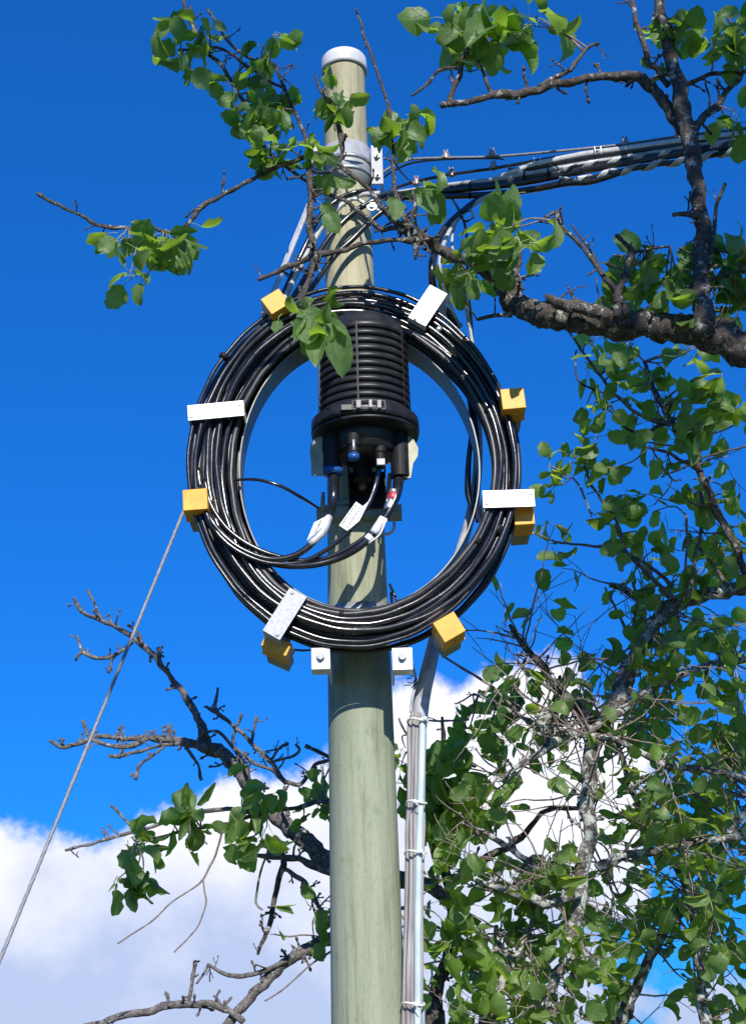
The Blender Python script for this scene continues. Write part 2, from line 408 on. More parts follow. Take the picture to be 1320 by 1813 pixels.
m.build('hoop', 'hoop_grey', ring, smooth=True, bevel=.0005)
def clip_plate(cx, cy, ang, L_, W_, Yf, dep, mat='galvanised_bright'):
    """U shaped strap: front plate and two legs running back; ang in the picture, degrees"""
    c = P(cx, cy, Yf); d = depth(c); hl = L_ * d / F / 2; hw = W_ * d / F / 2
    ex = Vector((math.cos(R(ang)), 0, math.sin(R(ang)))); ez = Vector((-math.sin(R(ang)), 0, math.cos(R(ang))))
    m = MB(); t = .0022
    m.hexa(c, ex * hl, Vector((0, t, 0)), ez * hw)
    for s in (-1, 1):
        m.hexa(c + ex * (hl - t) * s + Vector((0, dep / 2 + t + .0003, 0)), ex * t, Vector((0, dep / 2, 0)), ez * hw)
    m.hexa(c + Vector((0, dep + .0045, 0)), ex * hl * .98, Vector((0, t, 0)), ez * hw * .9)
    for (sx, sz) in ((-1, -1), (1, 1)):
        q = c + ex * hl * .86 * sx + ez * hw * .5 * sz + Vector((0, -t - .0002, 0)); m.tube([q, q + Vector((0, -.0035, 0))], [.0055, .004], 10)
    return m.build('clip', mat, ring, smooth=False, bevel=.0012)
YF = RY - .085
clip_plate(757, 541, 57, 76, 36, YF, .135)
clip_plate(382, 727, 4, 100, 30, YF, .135)
clip_plate(900, 883, 0, 92, 33, YF, .135)
cl = clip_plate(504, 1087, 58, 92, 36, YF, .135, 'zinc_dimmed')  # greyer copy of the clip metal; its weaker sun reflection is put into colour
def yellow_cap(cx, cy, ang, W_, Yf, dep, h=None):
    c = P(cx, cy, Yf); d = depth(c); hw = W_ * d / F / 2; hh = (h or W_) * d / F / 2
    ex = Vector((math.cos(R(ang)), 0, math.sin(R(ang)))); ez = Vector((-math.sin(R(ang)), 0, math.cos(R(ang))))
    m = MB(); m.hexa(c + Vector((0, dep / 2, 0)), ex * hw, Vector((0, dep / 2, 0)), ez * hh)
    o = m.build('end_cap', 'yellow_plastic', ring, smooth=False, bevel=.0025)
    m = MB(); cc = c + Vector((0, -.0004, 0)); 
    cu = c - ez * (hh + .0002) + Vector((0, dep * .45, 0)); m.tube([cu, cu - ez * .0012], .007, 14)
    m.build('rivet', 'yellow_plastic', o)
    m = MB(); m.hexa(c + Vector((0, dep - .004, 0)), ex * (hw + .0018), Vector((0, .004, 0)), ez * (hh + .0018)); m.build('lip', 'yellow_plastic', o, smooth=False, bevel=.001)
    m = MB()
    # strut channel behind the cap, slotted
    m.hexa(c + Vector((0, dep + .05, 0)), ex * hw * .86, Vector((0, .0495, 0)), ez * hh * .86)
    m.build('strut', 'galvanised_dull', ring, smooth=False, bevel=.001)
yellow_cap(487, 533, 33, 39, YF - .02, .085, 37)
yellow_cap(908, 705, 4, 42, YF - .02, .085, 40)
yellow_cap(345, 884, 3, 44, YF - .02, .085, 40)
yellow_cap(795, 1110, 29, 44, YF - .02, .085, 42)
yellow_cap(489, 1141, -26, 50, RY - .02, .085, 26)
yellow_cap(927, 908, 2, 36, RY - .045, .085, 44)
# crossbars that tie the ring to the pole
def strut_bar(p0, p1, h, t, name='crossbar', mat='galvanised_dull'):
    m = MB(); d = (p1 - p0).normalized(); c = (p0 + p1) / 2; hl = (p1 - p0).length / 2
    up = Vector((0, 0, 1)); up = (up - d * up.dot(d)).normalized(); w = d.cross(up)
    m.hexa(c, d * hl, w * t / 2, up * h / 2); return m.build(name, mat, ring, smooth=False, bevel=.001)
a = ringpt(R(158), .08, RY + .055); b = ringpt(R(-12), .08, RY + .055)
# side plates of the pole clamp under the ring
for (x0, x1, y0, y1) in ((551, 584, 1147, 1186), (694, 730, 1147, 1187)):
    Yp = RY - .048; c0 = P((x0 + x1) / 2, (y0 + y1) / 2, Yp); d = depth(c0); hw = (x1 - x0) * d / F / 2; hh = (y1 - y0) * d / F / 2
    m = MB()
    m.hexa(c0, Vector((hw, 0, 0)), Vector((0, .003, 0)), Vector((0, 0, hh)))
    m.hexa(c0 + Vector((0, .030, hh - .003)), Vector((hw, 0, 0)), Vector((0, .0265, 0)), Vector((0, 0, .003)))
    m.hexa(c0 + Vector((math.copysign(hw - .003, PX - c0.x), .10, 0)), Vector((.003, 0, 0)), Vector((0, .0965, 0)), Vector((0, 0, hh - .007)))
    m.hexa(c0 + Vector((0, .030, -hh + .003)), Vector((hw, 0, 0)), Vector((0, .0265, 0)), Vector((0, 0, .003)))
    o = m.build('clamp_plate', 'galvanised_bright', ring, smooth=False, bevel=.001)
    m = MB(); q = c0 + Vector((0, -.0032, .004)); m.tube([q, q + Vector((0, -.003, 0))], .0125, 20); m.tube([q + Vector((0, -.003, 0)), q + Vector((0, -.012, 0))], .0098, 6)
    m.build('bolt', 'zinc_dimmed', o, smooth=False)
# curved saddle hugging the pole and standoff up to the hoop
m = MB(); zs = zof(1112)
m.lathe(PX, PY, [(prad(zs) + .002, zs - .02), (prad(zs) + .006, zs - .02), (prad(zs) + .006, zs + .05), (prad(zs) + .002, zs + .05), (prad(zs) + .002, zs - .02)], 40)
m.build('saddle', 'galvanised', ring)
for sx in (-1, 1):
    m = MB(); m.hexa(Vector((PX + sx * .05, (RY + .08 + PY - .10) / 2, zof(1125))), Vector((.004, 0, 0)), Vector((0, (PY - .10 - RY - .08) / 2 + .03, 0)), Vector((0, 0, .022)))
    m.build('standoff', 'galvanised', ring, smooth=False, bevel=.001)
# angle iron behind the closure
Yb = PY - .105
p0, p1 = P(560, 904, Yb), P(711, 904, Yb)
p1.z = p0.z = (p0.z + p1.z) / 2
strut_bar(p0, p1, .030, .005, 'crossbar', 'galvanised_dull')
m = MB(); m.hexa((p0 + p1) / 2 + Vector((0, .022, -.0175)), Vector(((p1 - p0).length / 2, 0, 0)), Vector((0, .022, 0)), Vector((0, 0, .0022))); m.build('crossbar_foot', 'galvanised_dull', ring, smooth=False)
for x in (575, 700):
    m = MB(); q = P(x, 900, Yb - .003); m.tube([q, q + Vector((0, -.008, 0))], .009, 6); m.tube([q + Vector((0, -.008, 0)), q + Vector((0, -.02, 0))], .0045, 8); m.build('bolt', 'galvanised_dull', ring, smooth=False)
m = MB(); zs = zof(905); m.lathe(PX, PY, [(prad(zs) + .002, zs - .012), (prad(zs) + .005, zs - .012), (prad(zs) + .005, zs + .012), (prad(zs) + .002, zs + .012), (prad(zs) + .002, zs - .012)], 40)
m.build('band', 'galvanised_dull', ring)
# ---------------------------------------------------------------- cable coil
coil = thing('cable_coil', (CX, RY, CZ), 'thick coil of glossy black cable looped round the ring', 'cable')
rc = .0089
slots = []
rows = 7; cols = 4
for j in range(cols):
    for i in range(rows): slots.append((i, j))
random.shuffle(slots)
for (i, j) in slots:
    m = MB(); ph = [random.uniform(0, 6.28) for _ in range(6)]; r = rc * random.choice((.66, .8, .92, 1.0, 1.05))
    pts = []
    for q in range(150):
        th = 2 * math.pi * q / 150
        bottom = .5 - .5 * math.sin(th)                      # 1 at the bottom
        width = THICK * (1.03 - .14 * bottom + .17 * max(0, -math.cos(th)) ** 2 - .24 * max(0, math.cos(th + .12)) ** 4)
        o_ = .006 + rc + (i + .5 * (j % 2)) / (rows - .5) * (width - 2 * rc)
        o_ += 0.0072 * math.sin(th + ph[0]) + .0050 * math.sin(2 * th + ph[1]) + .0026 * math.sin(4 * th + ph[2]) + .0008 * math.sin(23 * th + ph[3])
        o_ = max(.003 + .004 * (j % 2), min(width - .004, o_))
        y_ = RY - .058 + .026 * j + .0060 * math.sin(th + ph[3]) + .0045 * math.sin(3 * th + ph[4]) + .0015 * math.sin(9 * th + ph[5])
        pts.append(ringpt(th, o_, y_))
    base = 0; n = 10; k = len(pts)
    m.tube(pts + [pts[0]], r, n, cap=False)
    m.build('cable_loop', random.choice(('cable_black', 'cable_black', 'cable_faded')), coil)
# tape wraps and ties on the coil
for th, o_, w_, mat in ((-28, .045, .02, 'rubber'), (-20, .03, .016, 'rubber'), (52, .06, .012, 'tape_silver'), (-98, .09, .012, 'rubber'), (142, .012, .012, 'rubber'), (-35, .085, .016, 'rubber')):
    m = MB(); t = R(th); c = ringpt(t, o_, RY - .062); c2 = ringpt(t + w_ / AX * 1.1, o_, RY - .062)
    m.tube([c, c2], rc * 1.5, 12); m.build('tape_wrap', mat, coil)

# ---------------------------------------------------------------- splice closure
CYc = RY - .035
ccx = P(644, 680, CYc).x
def zc_(py): return P(644, py, CYc).z
clo = thing('splice_closure', (ccx, CYc, zc_(760)), 'black ribbed dome closure with a clamped rim inside the cable ring', 'cable closure')
pmid = P(644, 680, CYc)
rb = pr(160, pmid); ztop = zc_(572); zbase = zc_(752)
m = MB(); pf = [(.001, ztop + .004), (rb * .45, ztop + .002), (rb * .7, ztop - .006), (rb * .85, ztop - .018), (rb * .94, ztop - .036), (rb * .97, ztop - .055)]
nr = 11; z0 = ztop - .058; hh = (z0 - zbase) / nr
for i in range(nr):
    z = z0 - i * hh; e = rb * (.965 + .03 * i / nr)
    pf += [(e + .0035, z), (e + .0035, z - hh * .66), (e - .004, z - hh * .72), (e - .004, z - hh * .97)]
pf += [(rb, zbase)]
m.lathe(ccx, CYc, pf, 96)
dome = m.build('dome', 'plastic_black', clo, smooth=False)
dome.data.polygons.foreach_set('use_smooth', [abs(p.normal.z) < .6 or p.center.z > z0 for p in dome.data.polygons])
for da in (-97, -30, 160, -165):
    m = MB(); a = R(da); d = Vector((math.cos(a), math.sin(a), 0)); w = Vector((-d.y, d.x, 0)); c = Vector((ccx, CYc, (z0 + zbase) / 2)) + d * (rb * .985 + .001)
    m.hexa(c, d * .004, w * .0022, Vector((0, 0, (z0 - zbase) / 2)))
    m.build('rib', 'plastic_black', clo, smooth=False)
rr = rb * 1.175; zr = zbase
m = MB(); m.lathe(ccx, CYc, [(rb * .9, zr + .012), (rb * 1.06, zr + .012), (rr, zr + .004), (rr + .001, zr - .028), (rr - .006, zr - .031), (rr - .006, zr - .033), (rr - .001, zr - .034), (rr - .002, zr - .041), (rr - .03, zr - .044), (.001, zr - .044)], 96)
rim = m.build('rim', 'plastic_black', clo, smooth=False)
rim.data.polygons.foreach_set('use_smooth', [abs(p.normal.z) < .5 for p in rim.data.polygons])
# latch on the rim
lt = MB(); la = R(-84)
def rimp(a, r, z): return Vector((ccx + r * math.cos(a), CYc + r * math.sin(a), z))
zl = zr - .008
for z in (zl + .010, zl - .014): lt.tube([rimp(la + t_ * .05, rr + .010, z) for t_ in range(-6, 6)], .0022, 6)
for t_ in (-6, 5): lt.tube([rimp(la + t_ * .05, rr + .010, zl + .010), rimp(la + t_ * .05, rr + .010, zl - .014)], .0022, 6)
for t_, w_ in ((-4, .006), (0, .004), (3, .005)):
    c = rimp(la + t_ * .05, rr + .010, zl - .002); lt.hexa(c, Vector((w_, 0, 0)), Vector((0, .006, 0)), Vector((0, 0, .011)))
lt.build('latch', 'latch_steel', clo, smooth=False)
m = MB(); c = rimp(R(-108), rr + .004, zl - .006); m.hexa(c, Vector((.016, 0, 0)), Vector((0, .007, 0)), Vector((0, 0, .009))); m.build('latch_hook', 'plastic_black', clo, smooth=False, bevel=.002)
# base body with cable ports
m = MB(); zb3 = zr - .044
m.lathe(ccx, CYc, [(rr * .62, zb3), (rr * .60, zb3 - .05), (rr * .5, zb3 - .055), (.001, zb3 - .055)], 40)
m.build('base', 'plastic_black', clo)
def port(px, py0, py1, Y, w0, w1, capmat=None):
    m = MB(); a_ = P(px, py0, Y); b_ = P(px, py1, Y); b_.x = a_.x
    r0, r1 = pr(w0, a_), pr(w1, b_)
    pts = [a_, a_.lerp(b_, .45), a_.lerp(b_, .5), b_]; m.tube(pts, [r0, r0, r1, r1], 20)
    o = m.build('port', 'rubber', clo, smooth=False)
    if capmat: 
        m = MB(); m.tube([b_ + Vector((0, 0, .012)), b_ + Vector((0, 0, -.004))], [r1 * 1.06, r1 * 1.0], 20); m.build('port_cap', capmat, o)
port(588, 770, 838, CYc - .03, 36, 34, 'blue_plastic')
port(625, 770, 812, CYc - .09, 24, 20, 'blue_plastic')
port(706, 770, 845, CYc - .02, 34, 34)
port(672, 780, 828, CYc - .06, 22, 18)
port(640, 770, 850, CYc + .04, 40, 34)
m = MB(); c = P(626, 797, CYc - .106); m.tube([c, c + Vector((0, 0, .03))], .0035, 8); m.build('stud', 'cable_silver', clo)
m = MB(); c = P(674, 818, CYc - .085); m.hexa(c, Vector((.011, 0, 0)), Vector((0, .004, 0)), Vector((0, 0, .009))); m.build('ground_lug', 'cable_grey', clo, smooth=False, bevel=.001)
# olive galvanised mounting plate behind the ports
for poly in (((548, 800), (550, 786), (558, 776), (575, 768), (612, 764), (640, 764), (600, 800), (588, 842), (551, 842), (550, 818)),
             ((640, 764), (680, 764), (716, 768), (732, 778), (740, 793), (739, 808), (731, 820), (727, 846), (704, 846), (700, 810), (672, 790))):
    m = MB(); m.prism([P(x, y, CYc - .03) for (x, y) in poly], Vector((0, .004, 0))); m.build('mounting_plate', 'plate_olive', clo, smooth=False)
m = MB(); c = P(650, 868, PY - .115); m.hexa(c, Vector((.052, 0, 0)), Vector((0, .003, 0)), Vector((0, 0, .055)))
for sx in (-1, 1): m.hexa(c + Vector((sx * .0505, -.055, 0.01)), Vector((.0022, 0, 0)), Vector((0, .05, 0)), Vector((0, 0, .04)))
m.build('bracket', 'rubber', clo, smooth=False, bevel=.001)
m = MB(); q = P(641, 862, PY - .125); m.tube([q, q + Vector((0, -.010, 0))], .012, 6); m.tube([q + Vector((0, -.010, 0)), q + Vector((0, -.022, 0))], .006, 10); m.build('bolt', 'galvanised_dull', clo, smooth=False)

# ---------------------------------------------------------------- lead cables from closure into the coil
def cable(name, spec, mat, label, cat='cable', group=None, k=8, n=8, parent=None):
    p_, r_ = path(spec, k); m = MB(); m.tube(p_, r_, n)
    o = m.build(name, mat, parent)
    if parent is None: tag(o, label, cat, group)
    return o, p_, r_
LY = RY - .085
c1, p1_, r1_ = cable('lead_cable', [(590, 842, CYc - .03, 20), (590, 880, LY - .01, 20), (584, 915, LY, 12), (562, 952, LY, 12), (525, 982, LY, 12), (478, 990, LY, 11), (430, 974, LY, 11), (395, 948, LY, 11), (372, 918, LY, 11), (358, 880, LY + .02, 11), (350, 830, LY + .03, 11)], 'cable_black', 'black cable from the left closure port with a folded white tag', group='cables from the closure')
c2, _, _ = cable('lead_cable', [(672, 826, CYc - .05, 11), (664, 860, LY, 9), (650, 895, LY - .01, 9), (622, 935, LY - .012, 9), (580, 972, LY - .005, 9), (530, 996, LY, 9), (470, 996, LY, 9), (415, 972, LY, 9), (380, 938, LY, 9), (362, 900, LY, 9), (352, 860, LY + .02, 9)], 'cable_black', 'thin black cable from the middle of the closure with a square white tag', group='cables from the closure')
c3, _, _ = cable('lead_cable', [(706, 846, CYc - .02, 20), (702, 872, LY, 18), (694, 895, LY - .01, 14), (672, 930, LY - .012, 14), (640, 965, LY - .012, 14), (600, 988, LY, 13), (550, 1001, LY, 12), (495, 1000, LY + .005, 12), (440, 984, LY + .005, 12), (395, 956, LY + .01, 12), (365, 915, LY + .02, 12), (345, 860, LY + .04, 12)], 'cable_black', 'black cable from the right closure port with red tape and white sleeves', group='cables from the closure')
c4, _, _ = cable('lead_cable', [(690, 840, CYc, 8), (686, 880, LY + .01, 8), (672, 922, LY + .006, 8), (630, 962, LY + .006, 8), (560, 992, LY + .01, 9), (480, 982, LY + .014, 10), (415, 948, LY + .014, 10), (376, 900, LY + .02, 10), (362, 850, LY + .03, 10)], 'cable_black', 'innermost thin black cable sweeping beside the red-taped one', group='cables from the closure')
def sleeve(parent, spec, mat, name='sleeve'):
    p_, r_ = path(spec, 4); m = MB(); m.tube(p_, r_, 12); return m.build(name, mat, parent)
sleeve(c3, [(697, 868, LY - .002, 15), (696, 874, LY - .004, 17)], 'tape_silver'); sleeve(c3, [(697, 875, LY - .004, 19), (694, 885, LY - .006, 18.5)], 'tape_red', 'red_tape')
sleeve(c3, [(694, 886, LY - .007, 17), (687, 902, LY - .010, 17)], 'tape_silver')
sleeve(c3, [(679, 918, LY - .013, 17), (661, 945, LY - .013, 17)], 'label_white', 'label_sleeve'); sleeve(c3, [(657, 950, LY - .013, 17), (650, 957, LY - .013, 17)], 'label_white', 'label_sleeve')
sleeve(c3, [(684, 918, LY - .030, 3), (672, 946, LY - .035, 3), (652, 962, LY - .03, 3)], 'tie_white', 'tie_tail')
for t in (.3, .6): 
    pass
def tagplate(parent, quad, Y, dy, lines=3, mat='label_white'):
    """thin written plate; quad in picture coordinates"""
    q = [P(x, y, Y + dy * i_) for i_, (x, y) in zip((0, 1, 1, 0), quad)]
    m = MB(); m.prism(q, Vector((0, .0016, 0))); o = m.build('tag', mat, parent, smooth=False)
    m = MB(); rnd = random.Random(len(quad) + int(quad[0][0]))
    a_, b_, c_, d_ = q; off = Vector((0, -.0008, 0))
    for li in range(lines):
        v0 = .2 + .6 * li / max(1, lines - 1) if lines > 1 else .5
        u = .08
        while u < .9:
            w = rnd.uniform(.025, .06)
            def pt(uu, vv): return (a_.lerp(b_, uu)).lerp(d_.lerp(c_, uu), vv) + off
            hgt = .075
            b0_ = len(m.v); m.v += [pt(u, v0 - hgt), pt(u + w * .7, v0 - hgt), pt(u + w * .7, v0 + hgt * rnd.uniform(.2, 1)), pt(u, v0 + hgt)]
            m.face((b0_, b0_ + 1, b0_ + 2, b0_ + 3)); u += w + rnd.choice((.015, .015, .05))
    m.build('print', 'ink', o, smooth=False)
    return o
tagplate(c2, ((600, 930), (630, 888), (643, 897), (615, 940)), LY - .022, 0, 2)
tagplate(c2, ((617, 938), (641, 897), (654, 886), (636, 922)), LY - .020, 0, 1)
tagplate(c1, ((543, 957), (556, 925), (584, 910), (572, 932)), LY - .010, 0, 1)
sleeve(c1, [(548, 964, LY - .001, 13), (572, 941, LY - .001, 14), (583, 914, LY - .001, 13)], 'cable_silver', 'sleeve')
cable('drop_cable', [(405, 852, LY + .04, 5), (428, 849, LY + .03, 5), (460, 850, LY, 6), (500, 862, LY, 6), (535, 882, LY + .04, 6), (562, 899, PY - .13, 5)], 'cable_black', 'single thin black cable arching from the coil to the mid bracket')
cable('drip_loop', [(690, 915, PY - .11, 4), (697, 925, PY - .12, 5), (696, 938, PY - .12, 5), (686, 946, PY - .10, 5), (676, 943, PY - .10, 5)], 'cable_grey', 'tiny loose loop of wire below the right end of the mid bracket')
# metal lever beside the left port
cable('hook_bolt', [(571, 905, PY - .11, 8), (571, 890, PY - .115, 8), (572, 872, PY - .115, 6)], 'galvanised_dull', 'small upright steel rod on the left end of the mid bracket', 'bolt')

# ---------------------------------------------------------------- aerial cables to the right
def Ya(x): return 3.97 - (x - 690) / 630 * .40
def acable(pts, mat, label, name='aerial_cable', group='cables strung from the pole to the right', n=8):
    spec = [(x, y, Ya(x), w) for (x, y, w) in pts]
    x, y, w = pts[-1]
    if x >= 1315:
        dx = pts[-1][0] - pts[-2][0]; dy = pts[-1][1] - pts[-2][1]
        for e in (200, 700, 1500): spec.append((x + e, y + e * dy / dx * (1 - e / 6000), Ya(x + e), w * 1.05))
    return cable(name, spec, mat, label, 'cable', group, 8, n)
ZG = 'cables strung from the pole to the right'
w1, wp1, wr1 = acable([(668, 312, 5), (690, 297, 5), (717, 283, 5), (789, 279, 5), (872, 277, 5), (1001, 266, 5), (1104, 255, 5), (1196, 242, 6), (1320, 226, 6)], 'steel_wire', 'topmost thin steel wire of the overhead lines, carrying small bolt clamps')
w1b, _, _ = acable([(672, 318, 4), (700, 300, 4), (735, 287, 4), (800, 281, 4), (872, 280, 4), (893, 282, 3)], 'cable_black', 'short second strand just under the topmost thin wire')
w2, _, _ = acable([(690, 336, 5), (733, 322, 6), (795, 309, 6), (872, 298, 6), (949, 284, 6), (1026, 271, 6), (1104, 258, 6), (1212, 243, 7), (1320, 230, 7)], 'cable_black', 'black line second from the top with two bolt clamps')
w3, _, _ = acable([(880, 314, 7), (905, 305, 10), (949, 291, 12), (1026, 275, 13), (1104, 264, 13), (1212, 249, 14), (1320, 237, 15)], 'cable_silver', 'thick pale silver cable with clear clips')
w4, _, _ = acable([(700, 340, 6), (779, 329, 8), (872, 318, 9), (928, 309, 10), (975, 300, 9), (1050, 287, 9), (1140, 273, 9), (1320, 244, 10)], 'cable_grey', 'light grey cable in the middle of the bundle')
w5, _, _ = acable([(680, 346, 10), (740, 341, 11), (830, 334, 12), (920, 324, 12), (1000, 309, 12), (1080, 292, 12), (1180, 274, 12), (1320, 251, 13)], 'cable_black', 'thick black cable in the middle of the bundle')
w6, _, _ = acable([(660, 352, 10), (720, 349, 11), (795, 347, 12), (872, 344, 12), (949, 334, 12), (1001, 324, 13), (1040, 322, 12), (1078, 312, 11), (1110, 300, 10)], 'cable_black', 'lowest black cable, bulging under the bundle where the wraps start')
w6b, _, _ = acable([(668, 343, 6), (740, 336, 6), (830, 327, 7), (905, 318, 7), (960, 307, 6), (1010, 300, 5)], 'cable_silver', 'short silver strand ending inside the wrapped splice')
def helix(parent, spec, R_, r, pitch, mat, phase=0, name='spiral_wrap'):
    p_, rr_ = path(spec, 10); L = 0; out = []; m = MB()
    up = Vector((0, 0, 1))
    for i in range(len(p_) - 1):
        a_, b_ = p_[i], p_[i + 1]; d = b_ - a_; seg = d.length; t = d.normalized(); w = t.cross(up).normalized(); v = w.cross(t)
        ns = max(2, int(seg / (pitch / 10)))
        for s in range(ns):
            q = a_ + d * (s / ns); ph = (L + seg * s / ns) / pitch * 2 * math.pi + phase
            out.append(q + (w * math.cos(ph) + v * math.sin(ph)) * R_)
        L += seg
    m.tube(out, r, 6); return m.build(name, mat, parent)
def wrapped(pts, label):
    o, p_, r_ = acable(pts, 'cable_black', label)
    spec = [(x, y, Ya(x), w) for (x, y, w) in pts] ; x, y, w = pts[-1]; dx = pts[-1][0] - pts[-2][0]; dy = pts[-1][1] - pts[-2][1]
    spec.append((x + 260, y + 260 * dy / dx, Ya(x + 260), w))
    for ph in (0, .8, 1.6): helix(o, spec, .0095, .0046, .075, 'wrap_steel', ph)
acable([(690, 344, 8), (779, 334, 10), (872, 325, 10), (949, 312, 10), (1040, 298, 10), (1140, 281, 10), (1320, 254, 11)], 'cable_faded', 'faded black cable between the thick black one and the light grey one')
acable([(800, 338, 6), (880, 328, 9), (949, 318, 10), (1010, 308, 10), (1100, 291, 9), (1200, 275, 9), (1320, 256, 9)], 'cable_black', 'black cable behind the spiral-wrapped pair')
acable([(900, 300, 7), (949, 297, 9), (1026, 282, 10), (1104, 270, 10), (1212, 255, 10), (1320, 241, 11)], 'cable_black', 'black cable directly under the thick pale silver one')
wrapped([(965, 309, 8), (1000, 300, 9), (1040, 292, 9), (1093, 285, 9), (1155, 275, 9), (1212, 267, 9), (1320, 250, 10)], 'upper of the two cables wrapped in silver spiral rods')
wrapped([(990, 320, 8), (1031, 318, 9), (1078, 307, 9), (1155, 292, 9), (1212, 284, 9), (1320, 263, 10)], 'lower of the two cables wrapped in silver spiral rods')
def clamp(px, py, parent):
    Y = Ya(px); c = P(px, py, Y); m = MB(); s = .0011 * 10
    m.tube([c + Vector((0, 0, -s)), c + Vector((0, 0, s * .2))], [s * .75, s * .9], 12); m.tube([c + Vector((0, 0, s * .2)), c + Vector((0, 0, s * 1.1))], [s * .95, s * .7], 6)
    for dx in (-1, 1): m.tube([c + Vector((dx * s * .45, 0, s * 1.0)), c + Vector((dx * s * .45, 0, s * 1.9))], s * .24, 6)
    m.tube([c + Vector((-s * 1.1, 0, -s * .4)), c + Vector((s * 1.1, 0, -s * .4))], s * .55, 8)
    m.build('clamp', 'brass', parent, smooth=False)
for (x, y) in ((715, 280), (789, 275), (871, 272), (1106, 252), (1200, 240)): clamp(x, y, w1)
for (x, y) in ((737, 321), (799, 306), (873, 294)): clamp(x, y, w2)
for (x, y) in ((950, 290), (1057, 270)):
    m = MB(); c = P(x, y, Ya(x)); 
    for dx in (-.009, .009): m.tube([c + Vector((dx, -.012, .014)), c + Vector((dx, -.014, 0)), c + Vector((dx, -.012, -.014))], .0022, 6)
    m.tube([c + Vector((-.010, -.013, 0)), c + Vector((.010, -.013, 0))], .002, 6); m.build('clip', 'label_white', w3)
for (x, y0, y1, par) in ((831, 322, 352, w5), (970, 296, 318, w4), (928, 300, 318, w4)):
    m = MB(); Y = Ya(x) - .014; m.tube([P(x, y0, Y + .01), P(x - 1, (y0 + y1) / 2, Y - .008), P(x, y1, Y + .01)], .003, 6); m.build('tie', 'rubber', par)

# down leads, right side
DG = 'cables dropping from the overhead lines'
cable('down_cable', [(880, 341, Ya(880) - .01, 10), (851, 351, 3.86, 12), (812, 380, 3.83, 13), (782, 412, 3.81, 13), (768, 448, 3.79, 13), (764, 480, 3.77, 13), (768, 512, 3.80, 13), (788, 548, 3.84, 12), (815, 580, 3.86, 12)], 'cable_black', 'thick black cable dropping from the bundle to the bright upper clip', group=DG)
cable('down_cable', [(868, 344, Ya(868) - .02, 7), (838, 362, 3.85, 8), (806, 392, 3.82, 8), (785, 432, 3.79, 8), (778, 470, 3.77, 8), (785, 505, 3.80, 8), (798, 545, 3.84, 7), (815, 580, 3.85, 7)], 'cable_grey', 'grey sheathed cable dropping beside the thick black one', group=DG)
cable('down_cable', [(800, 352, Ya(800) - .02, 4), (812, 372, 3.84, 5), (823, 400, 3.82, 5), (828, 450, 3.80, 5), (826, 500, 3.84, 5), (832, 545, 3.86, 5), (836, 600, 3.87, 5)], 'cable_black', 'thin black wire hanging free behind the leaves into the ring', group=DG)
cable('down_cable', [(815, 375, 3.84, 4), (800, 420, 3.82, 5), (806, 470, 3.80, 5), (818, 520, 3.84, 6), (828, 560, 3.86, 7), (836, 610, 3.87, 7)], 'cable_grey', 'thin pale wire hanging free behind the leaves into the ring', group=DG)
m = MB(); q = [P(x, y, 3.80) for (x, y) in ((816, 376), (834, 372), (838, 384), (826, 392), (815, 384))]; m.tube(q + [q[0]], .0035, 6); tag(m.build('cable_hook', 'rubber'), 'small black hook-shaped clip on the cables right of the pole top', 'clip')
# down leads, left: wrap round the pole front and run down-left
LG = 'cables running down left from the pole top'
YFp = PY - .125
cable('down_cable', [(712, 352, 3.93, 9), (690, 364, 3.88, 10), (655, 392, YFp, 11), (625, 422, YFp, 11), (595, 450, YFp - .01, 11), (568, 487, YFp - .03, 11), (545, 520, YFp - .07, 11), (520, 552, RY - .03, 11)], 'cable_black', 'lowest black cable crossing the pole diagonally toward the left yellow cap', group=LG)
cable('down_cable', [(705, 346, 3.93, 9), (672, 352, 3.88, 10), (640, 366, YFp, 11), (610, 390, YFp, 11), (580, 424, YFp - .01, 11), (556, 462, YFp - .03, 11), (532, 505, YFp - .06, 11), (505, 548, RY - .02, 11)], 'cable_black', 'middle black cable crossing the pole diagonally above the lowest one', group=LG)
cable('down_cable', [(700, 338, 3.93, 8), (670, 342, 3.87, 9), (635, 346, YFp, 10), (605, 362, YFp, 10), (576, 392, YFp - .01, 10), (550, 435, YFp - .03, 10), (527, 480, YFp - .05, 10), (498, 540, RY, 10)], 'cable_grey', 'grey sheathed cable crossing the pole just under the collar', group=LG)
cable('down_cable', [(665, 336, 3.88, 8), (630, 340, YFp - .01, 9), (600, 352, YFp - .01, 9), (568, 380, YFp - .02, 9), (545, 425, YFp - .04, 9), (520, 478, YFp - .05, 9), (490, 545, RY + .01, 9)], 'cable_black', 'uppermost black cable crossing the pole under the collar', group=LG)
m = MB(); c = P(658, 366, PY - .125); m.tube([c, c + Vector((0, -.006, 0))], .0155, 20); m.tube([c + Vector((0, -.006, 0)), c + Vector((0, -.014, 0))], .008, 6); tag(m.build('eye_bolt', 'galvanised_bright', smooth=False), 'bright round bolt head on the pole front just under the collar', 'bolt')
m = MB(); m.tube([P(600, 350, PY - .12), P(632, 352, PY - .128), P(655, 366, PY - .122), P(690, 382, PY - .09)], .006, 8)
tag(m.build('clevis_strap', 'galvanised_bright'), 'bright steel strap under the collar beside the round bolt head', 'bracket')

